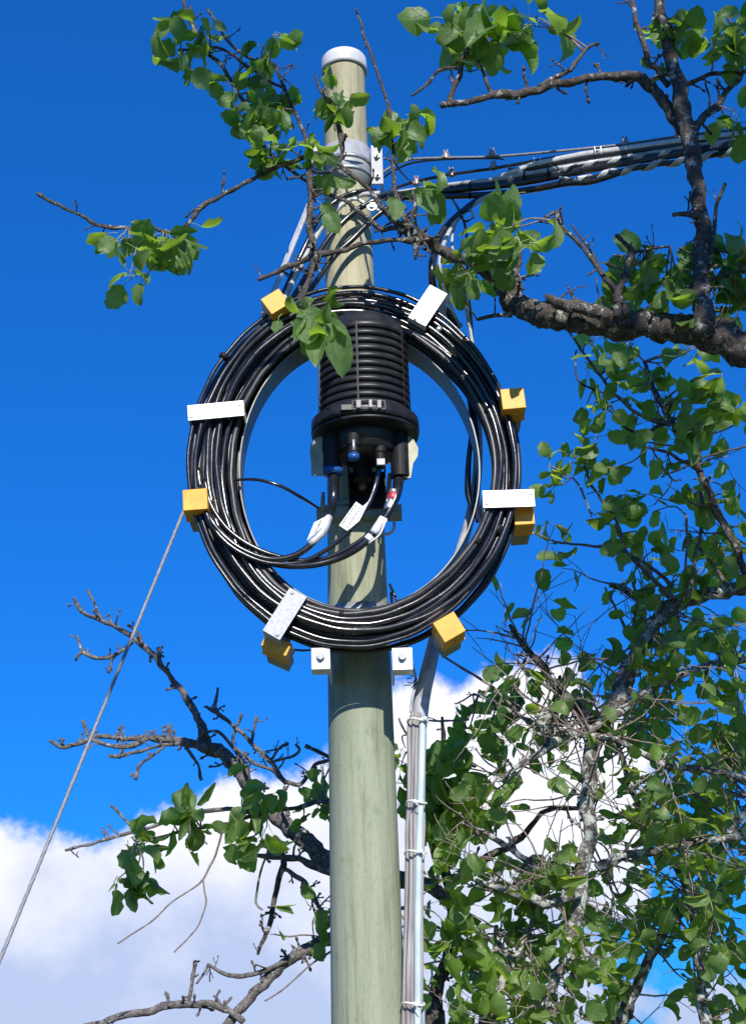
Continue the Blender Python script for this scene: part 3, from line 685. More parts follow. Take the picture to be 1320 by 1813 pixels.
# vertical run right of the pole
cable('cable_conduit', [(815, 655, RY + .10, 8), (832, 700, RY + .12, 12), (843, 745, RY + .13, 16), (846, 800, RY + .14, 17), (842, 860, RY + .15, 17), (832, 915, RY + .16, 18), (818, 965, RY + .17, 18), (800, 1020, RY + .18, 20), (783, 1080, RY + .19, 22), (769, 1140, RY + .20, 25), (757, 1190, PY - .07, 27), (747, 1235, PY - .05, 29), (741, 1285, PY - .05, 29), (740, 1300, PY - .05, 20)], 'cable_grey', 'smooth grey conduit bending down behind the ring to the right of the pole', 'conduit', n=16)
cable('strap_cable', [(812, 660, RY + .08, 8), (830, 705, RY + .09, 9), (834, 760, RY + .10, 8), (829, 820, RY + .10, 10), (828, 870, RY + .11, 12), (834, 905, RY + .11, 8), (828, 945, RY + .12, 8), (812, 990, RY + .12, 8)], 'cable_black', 'flat black strap hanging inside the right side of the ring')
cable('strap_cable', [(822, 668, RY + .08, 9), (836, 712, RY + .09, 10), (844, 760, RY + .09, 6), (846, 830, RY + .10, 12), (843, 885, RY + .10, 12), (845, 925, RY + .1, 7)], 'cable_black', 'second black strap beside the grey conduit inside the ring')
VG = 'cables tied together down the right side of the pole'
zb_ = [(1290, 1), (1400, 1.02), (1500, 1.05), (1600, 1.05), (1700, 1.07), (1800, 1.1), (1900, 1.1)]
labs = ['mauve cable nearest the pole in the tied vertical run', 'second mauve cable from the pole in the tied vertical run', 'third mauve cable in the tied vertical run', 'mauve cable just left of the pale blue tube', 'mauve cable right of the pale blue tube']
for i, (dx, w, dy_) in enumerate(((-17, 9, 0), (-10, 9, -.012), (-3, 10, -.016), (3, 8, .004), (11, 7, .0))):
    spec = []
    for (yy, s_) in ((1262, .55), (1290, 1), (1350, .95), (1420, .85), (1470, .95), (1510, .9), (1600, 1.0), (1700, 1.05), (1778, 1), (1840, 1.05)):
        xc = 741 - (yy - 1290) * .016
        spec.append((xc + dx * s_ + 1.1 * math.sin(yy * .02 + i), yy, PY - .06 + dy_ + .004 * math.sin(yy * .013 + i * 2), w))
    p_, r_ = path(spec, 5)
    e = p_[-1]; p_.append(Vector((e.x, e.y, .0))); r_.append(r_[-1])
    m = MB(); m.tube(p_, r_, 8); tag(m.build('riser_cable', 'cable_mauve'), labs[i], 'cable', VG)
spec = [(741 - (yy - 1290) * .016 + 5 + 1.5 * math.sin(yy * .011), yy, PY - .085, 13) for yy in (1272, 1300, 1380, 1460, 1560, 1660, 1760, 1840)]
p_, r_ = path(spec, 5); e = p_[-1]; p_.append(Vector((e.x, e.y, .0))); r_.append(r_[-1]); m = MB(); m.tube(p_, r_, 12)
tag(m.build('riser_tube', 'tube_blue'), 'pale blue-white tube in the front of the tied vertical run', 'tube', VG)
for i, (yy, hw_) in enumerate(((1278, 17), (1423, 17), (1511, 18), (1779, 19))):
    xc = 741 - (yy - 1290) * .016 - 2; c = P(xc, yy, PY - .068); a_ = pr(hw_ * 2, c); m = MB()
    q = [c + Vector((a_ * 1.05 * math.cos(t), .034 * math.sin(t), .004 * math.sin(t * 2))) for t in [2 * math.pi * k_ / 28 for k_ in range(29)]]
    m.tube(q, .0030, 6); hd = c + Vector((a_ * (.75, -.2, .5, .1)[i], -.034, 0)); m.hexa(hd, Vector((.0045, 0, 0)), Vector((0, .004, 0)), Vector((0, 0, .005))); m.tube([hd, hd + Vector((.004, -.012, -.006)), hd + Vector((.012, -.016, -.016))], .0014, 4)
    tag(m.build('cable_tie', 'tie_white'), ['white tie at the top of the vertical cable run, under the conduit end', 'white tie on the vertical cable run, second from the top', 'white tie on the vertical cable run, third from the top', 'white tie lowest on the vertical cable run at the bottom of the photo'][i], 'cable tie', 'white ties round the vertical cable run')
cable('loose_wire', [(706, 1130, PY - .09, 4), (722, 1150, PY - .1, 4), (729, 1175, PY - .1, 4), (736, 1205, PY - .09, 5), (730, 1235, PY - .09, 5), (726, 1262, PY - .09, 4)], 'cable_grey', 'short loose wire beside the right clamp plate')
cable('loose_wire', [(690, 1035, PY - .06, 5), (696, 1050, PY - .09, 6), (702, 1062, PY - .09, 6), (707, 1075, PY - .1, 6), (700, 1082, PY - .1, 8), (694, 1070, PY - .09, 6), (692, 1050, PY - .07, 5)], 'cable_black', 'small tangle of black wire on the right edge of the pole above the coil')
# zip-tie tuft
m = MB(); rnd = random.Random(3)
for i in range(9):
    a_ = P(728 + rnd.uniform(-4, 8), 1195 + i * 3, PY - .09); b_ = a_ + Vector((rnd.uniform(-.02, .015), rnd.uniform(-.02, 0), rnd.uniform(-.012, .012))); m.tube([a_, b_], .0016, 4)
tag(m.build('wire_tuft', 'rubber'), 'tuft of dark cut tie ends left of the conduit below the clamp plate', 'cable ties')

# ---------------------------------------------------------------- guy wire
ga = P(551, 352, PY + .08); gb = P(0, 1700, 3.50)
dirg = (gb - ga); t_end = (0 - ga.z) / dirg.z; ge = ga + dirg * t_end
guy = MB(); Ltot = (ge - ga).length; tg = (ge - ga).normalized(); ug = tg.orthogonal().normalized(); wg = tg.cross(ug)
for s_ in range(5):
    pts = []
    nseg = int(Ltot / .022)
    for i in range(nseg + 1):
        a_ = i * .022 / .13 * 2 * math.pi + s_ * 2 * math.pi / 5; pts.append(ga + tg * (Ltot * i / nseg) + (ug * math.cos(a_) + wg * math.sin(a_)) * .0022)
    guy.tube(pts, .0026, 6)
gobj = tag(guy.build('guy_wire', 'steel_wire'), 'stranded steel guy wire running from the pole top down past the left of the ring', 'guy wire')
m = MB(); 
for s_ in (-1, 1): m.tube([ga + tg * .0 + wg * .006 * s_, ga + tg * .55 + wg * .006 * s_, ga + tg * .66 + wg * .003 * s_], [.0062, .0062, .004], 8)
m.build('grip', 'cable_silver', gobj)
m = MB(); m.tube([Vector((PX - prad(ga.z) * .7, PY, ga.z)), ga], .008, 8); m.build('anchor_eye', 'galvanised', gobj)

# ================================================================ TREES
UPV = Vector((0, 0, 1))
def leaf(m, pos, d, nrm, L, W, rnd, petl=0.0, ragged=0.0):
    d = d.normalized(); s = d.cross(nrm)
    if s.length < 1e-4: s = d.orthogonal()
    s.normalize(); nn = s.cross(d).normalized()
    base = pos
    if petl > 0:
        pd = (d + Vector((rnd.uniform(-.5, .5), rnd.uniform(-.5, .5), rnd.uniform(-.1, .5)))).normalized()
        mid = pos + pd * petl * .5; base = pos + (pd + d).normalized() * petl
        m.tube([pos, mid, base], [.0013, .0010, .0010], 3, mi=1, cap=False)
    curl = rnd.uniform(-.8, 1.9); fold = rnd.uniform(.05, .55); tw = rnd.uniform(-.5, .5); wav = rnd.uniform(.03, .19)
    if rnd.random() < .30: fold = rnd.uniform(.6, 1.3); curl *= 1.5
    K = 9; b = len(m.v); ph = rnd.uniform(0, 6); uvr = []
    ang = 0; q = base.copy(); dd = d.copy(); nx = nn.copy()
    asym = rnd.uniform(-.12, .12); cut = rnd.random() < ragged; ck = rnd.randint(2, 5); cside = rnd.choice((0, 1))
    tprev = 0
    for i in range(K + 1):
        t = .5 - .5 * math.cos(math.pi * i / K)
        q = q + dd * (L * (t - tprev)); tprev = t
        w = W * .5 * (math.sin(math.pi * t ** .80) ** .58 if 0 < t < 1 else 0) + (.0004 if i in (0, K) else 0)
        if i == K - 1: w *= .62
        ss = (s * math.cos(tw * t) + nx * math.sin(tw * t)).normalized(); nt_ = ss.cross(dd)
        for j, u in enumerate((-1, -.5, 0, .5, 1)):
            ww = w * (1 + asym * u) * (1 + wav * math.sin(7 * t * 3 + ph + j))
            if cut and abs(u) == 1 and (u > 0) == (cside == 1) and i in (ck, ck + 1): ww *= .45
            z = abs(u) * ww * math.sin(fold) + (wav * L * .35 * math.sin(9 * t + ph + u * 2) if abs(u) == 1 else 0)
            m.v.append(q + ss * (u * ww * math.cos(fold)) + nt_ * z * 1.0)
            uvr.append((.5 + u * .5, t))
        dd = (dd - nx * curl * .16).normalized(); nx = (nx - dd * nx.dot(dd)).normalized(); 
    for i in range(K):
        for j in range(4):
            a = b + i * 5 + j; f_ = (a, a + 5, a + 6, a + 1)
            m.face(f_, 0, [uvr[x - b] for x in f_])
def rdir(rnd):
    v = Vector((rnd.gauss(0, 1), rnd.gauss(0, 1), rnd.gauss(0, 1))); return v.normalized()
def leaf_at(m, p, rnd, Lpx, down=.5, pet=True, facing=.8):
    dpt = depth(p); L = Lpx * dpt / F * rnd.uniform(.85, 1.3); W = L * rnd.uniform(.66, .92)
    nrm = (sdir * facing * .45 + rdir(rnd) * .9).normalized()
    if rnd.random() < .3: nrm = -nrm
    d = (rdir(rnd) + Vector((0, 0, -down * 1.4))); d = d - nrm * d.dot(nrm)
    if d.length < .01: d = Vector((0, 0, -1))
    leaf(m, p, d, nrm, L, W, rnd, L * rnd.uniform(.3, .55) if pet else 0, .12)
class Tree:
    def __init__(s, name, base, label, bark, leafm, seed):
        s.root = thing(name, base, label, 'tree', 'pear trees around the pole'); s.bark = bark; s.leafm = leafm
        s.more, s.size = (1.4, .98) if 'nearest' in label else (.88, .98); s.limbs = []; s.rnd = random.Random(seed); s.cr = MB(); s.samples = []; s.tw = MB()
    def limb(s, spec, k=6, n=9, bumpy=.22, spurs=0, name='branch', part=True, spur_len=(.02, .06), mat=None):
        pts, rad = path(spec, k); rnd = s.rnd
        # knobbly wander
        for i in range(1, len(pts) - 1):
            q = pts[i]; a = min(rad[i] * .35, .006) + .0012
            pts[i] = q + Vector((noise.noise(q * 21), noise.noise(q * 21 + Vector((9, 0, 0))), noise.noise(q * 21 + Vector((0, 9, 0))))) * a * 1.6
            rad[i] *= 1 + .14 * noise.noise(q * 40)
        m = MB(); m.tube(pts, rad, n, bumpy, freq=45)
        for (p, r) in zip(pts, rad): s.samples.append((p, r))
        for _ in range(spurs):
            i = rnd.randrange(2, len(pts) - 1); t = (pts[i] - pts[i - 1]).normalized(); d = rdir(rnd); d = (d - t * d.dot(t)).normalized() + t * rnd.uniform(0, .7) * rnd.choice((-1, 1, 1))
            d = (d + Vector((0, 0, .25))).normalized()
            s.spur(m, pts[i], d, rnd.uniform(*spur_len), max(.0016, min(rad[i] * .45, .0045)), rnd)
        if part: return m.build(name, mat or s.bark, s.root)
        return m
    def spur(s, m, p, d, L, r, rnd, lvl=0):
        pts = [p]; rs = [r]; q = p.copy(); k = 5
        for i in range(k):
            d = (d + rdir(rnd) * .28).normalized(); q = q + d * L / k; pts.append(q); rs.append(r * (1 - .45 * (i + 1) / k) * (1.35 if i in (2, 4) else 1))
        m.tube(pts, rs, 5, .25, freq=120)
        for b in range(rnd.randint(0, 2) if lvl < 1 else 0):
            i = rnd.randint(1, 4); s.spur(m, pts[i], (d + rdir(rnd) * .9).normalized(), L * .35, r * .7, rnd, 1)
        # swollen bud at the tip
        m.tube([q, q + d * r * 2.0, q + d * r * 3.8], [r * .8, r * 1.25, r * .2], 5)
    def twig(s, m, p, d, L, r, leaves=0, Lpx=40, lvl=0, droop=.0, density=None):
        rnd = s.rnd; k = max(4, int(L / .035)); pts = [p]; rs = [r]; q = p.copy()
        for i in range(k):
            d = (d + rdir(rnd) * .20 + Vector((0, 0, -droop))).normalized(); q = q + d * L / k; pts.append(q); rs.append(max(.0012, r * (1 - .65 * (i + 1) / k)))
        m.tube(pts, rs, 5, .15, freq=90)
        for i in range(2, k + 1):
            if leaves and rnd.random() < leaves: leaf_at(s.cr, pts[i], rnd, Lpx)
            if lvl < 1 and rnd.random() < .30: s.twig(m, pts[i], (d + rdir(rnd) * 1.0).normalized(), L * rnd.uniform(.25, .5), rs[i] * .7, leaves, Lpx, lvl + 1, droop)
        return pts
    def cluster(s, cx, cy, rx, ry, n, Lpx, Y, sy=.08, tie=True, down=.5, facing=.8):
        """a tuft of leaves on short shoots fed from the nearest limb"""
        rnd = s.rnd
        done = 0; n = round(n * s.more); Lpx *= s.size
        while done < n:
            a = rnd.uniform(0, 6.283); rr = math.sqrt(rnd.random()) * .85; g_ = min(n - done, rnd.randint(3, 6)); yy = Y + rnd.uniform(-sy, sy)
            c = P(cx + rx * rr * math.cos(a), cy + ry * rr * math.sin(a), yy)
            if tie and s.samples:
                bp = min(s.samples, key=lambda t: (t[0] - c).length_squared + (0 if t[1] > .002 else .01)); st = bp[0]; L = (st - c).length
                if L > .01:
                    mid = st.lerp(c, .5) + rdir(rnd) * L * .14; p_, r_ = smooth_path([(st, min(.0042, bp[1] * .6)), (mid, .0026), (c, .0016)], 4)
                    s.tw.tube(p_, r_, 5, .2, freq=90)
            for _ in range(g_):
                off = rdir(rnd) * rnd.uniform(.0, .018); leaf_at(s.cr, c + off, rnd, Lpx, down, facing=facing)
            done += g_
    def single(s, px, py, Y, ang, Lpx, wr=.75, nrm=None, pet=.3):
        """one leaf seen flat: base point, direction in the picture"""
        p = P(px, py, Y); d = Vector((math.cos(R(ang)), 0, math.sin(R(ang)))); L = Lpx * depth(p) / F
        leaf(s.cr, p, d, (nrm or Vector((0, -1, .35)) + rdir(s.rnd) * .35), L, L * wr, s.rnd, L * pet)
    def finish(s):
        k0 = len(s.cr.v); s.cr.v += s.tw.v
        for f in s.tw.f: s.cr.face([q + k0 for q in f], 2)
        if s.cr.v:
            o = s.cr.build('crown', [s.leafm, 'petiole', 'twig'], s.root)

def limb_px(T, pts, Y, **kw):
    """pts (x, y, w [,Y])"""
    return T.limb([(p[0], p[1], p[3] if len(p) > 3 else Y, p[2]) for p in pts], **kw)

# ---- near tree, coming in from the right
tb = Vector((1.75, 3.5, 0))
T1 = Tree('pear_tree', tb, 'nearest pear tree, knotty lichened limb reaching from the right over the overhead lines', 'bark', 'leaf', 5)
m = MB(); e1 = P(1470, 690, 3.45)
p_, r_ = smooth_path([(tb, .12), (tb + Vector((.03, .02, .8)), .10), (tb + Vector((-.02, 0, 1.5)), .09), (tb + Vector((-.1, -.02, 2.0)), .075), (e1.lerp(tb + Vector((-.1, -.02, 2.0)), .4), .066), (e1, .058)], 8)
m.tube(p_, r_, 14, .14, freq=20); m.build('trunk', 'bark', T1.root)
limb_px(T1, [(1470, 690, 72), (1400, 652, 70), (1320, 616, 64), (1245, 588, 56), (1170, 577, 50), (1100, 573, 48), (1030, 570, 46), (965, 560, 44, 3.52), (920, 543, 40, 3.60), (897, 518, 34, 3.62), (880, 492, 28, 3.62), (858, 478, 22, 3.58), (830, 465, 20, 3.63), (800, 452, 17, 3.66), (768, 435, 20, 3.66), (742, 420, 24, 3.62), (722, 408, 20, 3.57), (700, 392, 11, 3.52), (678, 368, 9), (655, 340, 8), (628, 312, 8), (598, 288, 8), (566, 272, 11), (540, 276, 9), (510, 288, 8), (470, 304, 8), (425, 328, 8), (385, 350, 8), (358, 364, 11), (345, 382, 9), (330, 400, 7), (300, 410, 7), (262, 405, 7), (215, 403, 7), (178, 400, 7), (150, 385, 6), (115, 367, 6), (85, 352, 6), (66, 344, 8)], 3.50, k=10, n=16, bumpy=.34, spurs=26)
limb_px(T1, [(1095, 566, 26), (1060, 552, 26), (1020, 541, 25), (985, 533, 20), (966, 528, 14)], 3.42, bumpy=.3, spurs=2)
limb_px(T1, [(1247, 590, 40), (1243, 540, 34), (1240, 480, 30), (1241, 420, 29), (1236, 350, 27), (1228, 280, 28), (1218, 230, 30), (1206, 180, 30), (1193, 120, 24), (1180, 62, 20), (1166, 5, 18), (1155, -60, 16)], 3.42, bumpy=.26, n=12, spurs=8)
limb_px(T1, [(1208, 232, 20), (1192, 205, 20), (1165, 166, 20), (1145, 147, 21), (1123, 137, 18), (1076, 134, 15), (1024, 141, 15), (982, 150, 15), (940, 160, 15), (902, 167, 17), (864, 172, 13), (825, 180, 11), (780, 186, 12)], 3.45, bumpy=.28, spurs=12)
limb_px(T1, [(954, 153, 10), (985, 136, 9), (1010, 121, 9), (1028, 100, 6), (1042, 84, 6), (1060, 76, 5)], 3.45, spurs=3)
limb_px(T1, [(794, 182, 11), (803, 158, 10), (813, 133, 10), (822, 100, 9), (828, 67, 7), (823, 5, 6)], 3.45, spurs=5)
limb_px(T1, [(815, 122, 6), (797, 120, 6), (779, 123, 6), (762, 143, 6), (745, 157, 5), (729, 168, 5)], 3.45, spurs=3)
limb_px(T1, [(868, 168, 7), (858, 140, 6), (850, 114, 6), (841, 90, 5)], 3.45, spurs=1)
limb_px(T1, [(1226, 226, 18), (1246, 205, 14), (1266, 190, 12), (1282, 165, 11), (1296, 148, 10), (1311, 134, 9), (1308, 100, 7), (1296, 60, 6), (1285, 10, 6)], 3.42, spurs=6)
limb_px(T1, [(1206, 150, 12), (1232, 143, 8), (1260, 131, 8), (1300, 130, 8), (1360, 120, 8)], 3.42, spurs=3)
limb_px(T1, [(1182, 150, 12), (1165, 125, 10), (1148, 110, 10), (1140, 80, 10), (1127, 45, 9), (1118, 0, 9)], 3.44, spurs=4)
limb_px(T1, [(1257, 195, 5), (1254, 170, 4), (1248, 145, 3)], 3.42)
limb_px(T1, [(1232, 384, 12), (1212, 378, 9), (1190, 381, 7)], 3.40, spurs=3)
limb_px(T1, [(1112, 560, 16), (1100, 530, 11), (1082, 505, 10), (1062, 480, 9), (1045, 455, 8), (1020, 425, 8), (995, 402, 9), (984, 374, 9)], 3.42, spurs=6)
limb_px(T1, [(1092, 562, 16), (1094, 520, 14), (1106, 490, 11), (1110, 468, 10), (1118, 445, 9), (1104, 430, 9), (1090, 415, 7)], 3.40, spurs=5)
limb_px(T1, [(1100, 540, 6), (1070, 490, 5), (1048, 448, 5), (1030, 425, 4), (1012, 398, 4)], 3.46, spurs=2)
limb_px(T1, [(1120, 448, 6), (1150, 441, 5), (1185, 436, 5)], 3.44, spurs=4)
limb_px(T1, [(905, 556, 10), (880, 560, 8), (844, 566, 6)], 3.58, spurs=1)
limb_px(T1, [(918, 540, 16), (915, 505, 13), (913, 478, 13), (920, 455, 8), (922, 425, 6)], 3.60, spurs=4)
limb_px(T1, [(1256, 470, 8), (1262, 420, 8), (1267, 370, 7), (1276, 345, 6), (1284, 325, 7)], 3.40, spurs=4)
limb_px(T1, [(1258, 440, 7), (1290, 445, 5), (1330, 430, 5)], 3.40, spurs=2)
limb_px(T1, [(1250, 500, 7), (1285, 485, 6), (1340, 470, 5)], 3.44, spurs=2)
# small branches round the pole top
limb_px(T1, [(738, 425, 18), (712, 424, 9), (690, 424, 8), (663, 428, 9), (640, 433, 9), (612, 443, 9), (585, 448, 10), (558, 452, 15), (532, 464, 8), (506, 472, 12), (482, 484, 7), (457, 495, 7)], 3.50, spurs=9)
limb_px(T1, [(727, 412, 12), (700, 402, 9), (676, 406, 9), (650, 385, 8), (620, 362, 7), (595, 350, 7), (570, 338, 6), (545, 322, 6), (520, 305, 6), (492, 284, 6), (465, 255, 7), (445, 205, 7), (420, 160, 7), (395, 120, 7), (370, 95, 7), (350, 60, 7), (330, 20, 7), (318, -20, 6)], 3.52, spurs=14)
limb_px(T1, [(551, 250, 8), (548, 300, 10), (549, 340, 12), (548, 380, 12), (549, 415, 13), (556, 450, 13), (548, 490, 11), (535, 525, 12), (515, 550, 7)], 3.46, spurs=14)
limb_px(T1, [(548, 262, 8), (537, 235, 7), (520, 195, 6), (505, 160, 7), (492, 125, 6), (482, 112, 7), (450, 105, 5), (425, 92, 5), (400, 68, 5), (367, 15, 5)], 3.50, spurs=6)
limb_px(T1, [(503, 156, 6), (480, 145, 6), (455, 128, 7), (432, 115, 7), (410, 95, 6), (385, 85, 5), (350, 86, 5), (315, 88, 4)], 3.50, spurs=5)
limb_px(T1, [(546, 345, 8), (565, 335, 7), (580, 310, 6), (596, 292, 6), (606, 268, 7), (604, 240, 12), (594, 208, 7), (580, 180, 5), (568, 160, 5), (558, 133, 4)], 3.74, spurs=4)
limb_px(T1, [(728, 405, 14), (712, 372, 8), (702, 345, 8), (696, 305, 7), (693, 255, 7), (691, 225, 7), (684, 178, 6), (668, 125, 5), (653, 85, 6), (644, 60, 5), (630, 15, 4)], 3.50, spurs=8, spur_len=(.01, .03))
limb_px(T1, [(735, 430, 14), (738, 445, 9), (735, 458, 5)], 3.5, spurs=2)
limb_px(T1, [(720, 400, 10), (730, 378, 8), (735, 360, 6), (728, 335, 4)], 3.5, spurs=4)
C = T1.cluster
C(312, 118, 38, 30, 10, 44, 3.50, .05); C(345, 40, 30, 22, 6, 35, 3.50, .05); C(372, 70, 22, 26, 7, 37, 3.50, .05); C(462, 68, 32, 20, 8, 37, 3.50, .05)
C(432, 150, 30, 20, 8, 39, 3.50, .05); C(438, 205, 45, 35, 18, 37, 3.50, .06); C(478, 225, 45, 45, 18, 37, 3.50, .06); C(500, 180, 26, 30, 8, 35, 3.50, .05); C(540, 248, 26, 16, 7, 35, 3.48, .04); C(478, 270, 30, 20, 8, 33, 3.50, .05)
C(285, 415, 42, 22, 12, 50, 3.45, .04, down=.9); C(232, 420, 26, 18, 4, 40, 3.45, .03, down=.9); C(250, 492, 30, 12, 4, 42, 3.45, .03, down=.5)
T1.single(340, 395, 3.45, -35, 62, .55); T1.single(308, 425, 3.44, -60, 52, .8)
C(598, 165, 24, 22, 9, 38, 3.74, .03); C(600, 220, 20, 10, 3, 36, 3.74, .02); C(682, 215, 26, 26, 9, 44, 3.52, .04); C(700, 232, 20, 20, 4, 44, 3.50, .04)
T1.single(718, 203, 3.48, 3, 66, .68, Vector((.1, -1, .15)), .35)
C(580, 300, 26, 30, 5, 34, 3.50, .04); T1.single(572, 372, 3.46, -55, 42, .9, Vector((0, -1, .3)), .2); T1.single(560, 355, 3.46, -50, 38, .8)
T1.single(604, 512, 3.42, -178, 44, .85, Vector((.2, -1, .5)), .1); T1.single(560, 528, 3.42, -150, 52, .75, Vector((-.2, -1, .3)), .1); T1.single(548, 535, 3.42, -85, 100, .6, Vector((-.3, -1, .1)), .1)
T1.single(570, 555, 3.40, -68, 112, .52, Vector((.3, -1, -.1)), .1); T1.single(562, 570, 3.41, -88, 96, .56, Vector((-.4, -1, .2)), .1); T1.single(598, 578, 3.41, -80, 66, .62, Vector((.6, -.8, .2)), .1); T1.single(545, 560, 3.41, -110, 60, .6, None, .1)
T1.single(580, 545, 3.41, -50, 34, .6, Vector((.2, -1, .6))); T1.single(585, 560, 3.40, -60, 40, .5, Vector((.2, -.6, .8))); T1.single(498, 556, 3.42, -95, 46, .5); C(560, 572, 16, 30, 5, 42, 3.43, .03, down=.9)
T1.single(700, 345, 3.47, -95, 58, .62, Vector((.4, -1, .2)), .1); T1.single(722, 345, 3.60, -25, 52, .85); T1.single(757, 318, 3.64, -65, 74, .62); C(745, 335, 26, 14, 4, 40, 3.64, .02)
C(872, 408, 40, 26, 7, 56, 3.42, .05); C(912, 385, 26, 30, 6, 52, 3.42, .05); C(860, 445, 40, 26, 8, 48, 3.42, .05); C(930, 425, 22, 26, 4, 56, 3.40, .04, down=.9); C(795, 450, 30, 14, 5, 44, 3.75, .02, down=.9); C(818, 492, 20, 24, 7, 42, 3.75, .02, down=.9); C(850, 480, 30, 14, 5, 42, 3.42, .04)
T1.single(930, 340, 3.42, -165, 50, .7)
T1.single(770, 68, 3.45, 105, 58, .85, Vector((0, -1, .2)), .2); C(800, 42, 30, 18, 6, 50, 3.45, .05); C(880, 50, 36, 24, 8, 62, 3.44, .05); C(925, 40, 40, 26, 9, 66, 3.45, .05); C(905, 78, 30, 20, 4, 64, 3.42, .04, down=.9); C(815, 72, 22, 16, 4, 44, 3.45, .04)
C(1150, 112, 26, 14, 4, 34, 3.42, .04); C(1195, 45, 40, 26, 9, 44, 3.42, .06); C(1245, 60, 34, 40, 9, 44, 3.42, .06); C(1290, 40, 40, 40, 12, 46, 3.42, .06); C(1275, 95, 26, 22, 6, 44, 3.42, .05); C(1310, 210, 22, 22, 5, 52, 3.40, .05); T1.single(1260, 205, 3.40, -40, 30, .7)
C(1140, 490, 55, 34, 20, 42, 3.50, .08); C(1190, 500, 36, 44, 14, 46, 3.50, .08); C(1100, 470, 30, 16, 6, 36, 3.48, .06); C(1105, 545, 40, 14, 5, 34, 3.50, .05); C(1225, 440, 22, 26, 6, 40, 3.48, .06); C(1290, 440, 40, 30, 12, 44, 3.46, .08); C(1290, 505, 46, 34, 16, 46, 3.46, .08); C(1290, 555, 40, 24, 7, 44, 3.46, .08); C(1320, 480, 30, 60, 10, 46, 3.5, .08)
for a_ in (((1030, 560), (1010, 520), (1000, 500)), ((1070, 560), (1058, 520), (1055, 490)), ((1140, 560), (1150, 540), (1200, 520)), ((1290, 600), (1300, 575), (1303, 550)), ((1260, 585), (1275, 560), (1282, 540)), ((985, 533), (1010, 515), (1040, 505))):
    limb_px(T1, [(x, y, 4 - i) for i, (x, y) in enumerate(a_)], 3.46)
# unseen branch and leaves added above the viewer to dapple the branches in view
hub = P(1470, 690, 3.45)
top = Vector((1.55, .95, 5.0))
p_, r_ = smooth_path([(tb + Vector((-.1, -.02, 2.0)), .06), (Vector((1.9, 2.7, 3.1)), .05), (Vector((1.85, 1.8, 4.3)), .04), (top, .03), (Vector((1.2, .7, 5.6)), .02), (Vector((.9, .6, 6.0)), .012)], 6)
m = MB(); m.tube(p_, r_, 10, .2, freq=30); m.build('branch', 'bark', T1.root)  # unseen branch added to go with the shading leaves
for p, r in zip(p_[12:], r_[12:]): T1.samples.append((p, r))
def shade(px, py, Y, rx, ry, n, t, Lm=.085):  # adds unseen leaf tufts sunward of a spot to shade it
    rnd = T1.rnd
    for _ in range(n):
        a = rnd.uniform(0, 6.283); q = math.sqrt(rnd.random()); c = P(px + rx * q * math.cos(a), py + ry * q * math.sin(a), Y) + sdir * (t + rnd.uniform(-.3, .3))
        for _ in range(3):
            nrm = (sdir + rdir(rnd) * .8).normalized(); d = rdir(rnd); d = d - nrm * d.dot(nrm)
            leaf(T1.cr, c + rdir(rnd) * .05, d, nrm, Lm * rnd.uniform(.7, 1.2), Lm * .75, rnd)
shade(1240, 420, 3.45, 160, 300, 40, 2.9)
shade(1250, 110, 3.45, 110, 110, 8, 2.9)
shade(1200, 800, 4.3, 120, 240, 26, 3.9)
shade(1220, 1300, 4.65, 160, 330, 34, 4.3)
shade(1080, 1650, 4.65, 240, 150, 16, 4.3)
shade(370, 170, 3.5, 110, 120, 24, 3.0)
shade(345, 1440, 4.35, 50, 50, 6, 4.1)
shade(225, 1530, 4.35, 50, 50, 6, 4.1)
T1.finish()

# ---- right hand tree behind
tb2 = Vector((P(1060, 1700, 4.75).x, 4.75, 0))
T2 = Tree('pear_tree', tb2, 'dense leafy pear tree with pale lichened stems filling the lower right behind the ring', 'bark_lichen', 'leaf_dark', 8)
e2 = P(1005, 1800, 4.72); m = MB()
p_, r_ = smooth_path([(tb2, .11), (tb2 + Vector((0, 0, .5)), .09), (tb2 + Vector((-.01, 0, .9)), .075), (e2 + Vector((.05, 0, -.2)), .05)], 8); m.tube(p_, r_, 14, .16, freq=22); m.build('trunk', 'bark_lichen', T2.root)
B = 'bark_lichen'
limb_px(T2, [(1030, 1880, 44), (985, 1800, 26), (963, 1776, 20), (982, 1738, 20), (1005, 1700, 24), (1019, 1635, 24), (1029, 1564, 26), (1043, 1480, 24), (1041, 1410, 26), (1044, 1361, 30), (1060, 1300, 32), (1086, 1250, 34), (1112, 1190, 32), (1135, 1137, 28), (1160, 1100, 26), (1182, 1078, 28), (1218, 1063, 26), (1275, 1050, 24), (1330, 1038, 24), (1420, 1020, 20)], 4.40, k=8, n=12, bumpy=.24, spurs=30)
limb_px(T2, [(1085, 1840, 34), (1120, 1760, 22), (1150, 1700, 20), (1180, 1640, 18), (1215, 1600, 16), (1250, 1540, 14), (1290, 1480, 12), (1340, 1400, 10)], 4.8, spurs=14)
limb_px(T2, [(1175, 1072, 18), (1140, 1062, 17), (1110, 1048, 14), (1078, 1035, 10)], 4.6, spurs=4)
limb_px(T2, [(1029, 1558, 20), (1010, 1588, 20), (963, 1597, 20), (925, 1588, 16), (888, 1574, 13), (845, 1560, 11), (803, 1546, 9)], 4.42, spurs=10)
limb_px(T2, [(1345, 1165, 12), (1290, 1172, 12), (1245, 1181, 11), (1179, 1207, 12), (1118, 1247, 14), (1065, 1278, 15), (1012, 1304, 16), (975, 1318, 18), (946, 1339, 12), (915, 1360, 9), (885, 1383, 7)], 4.36, spurs=16)
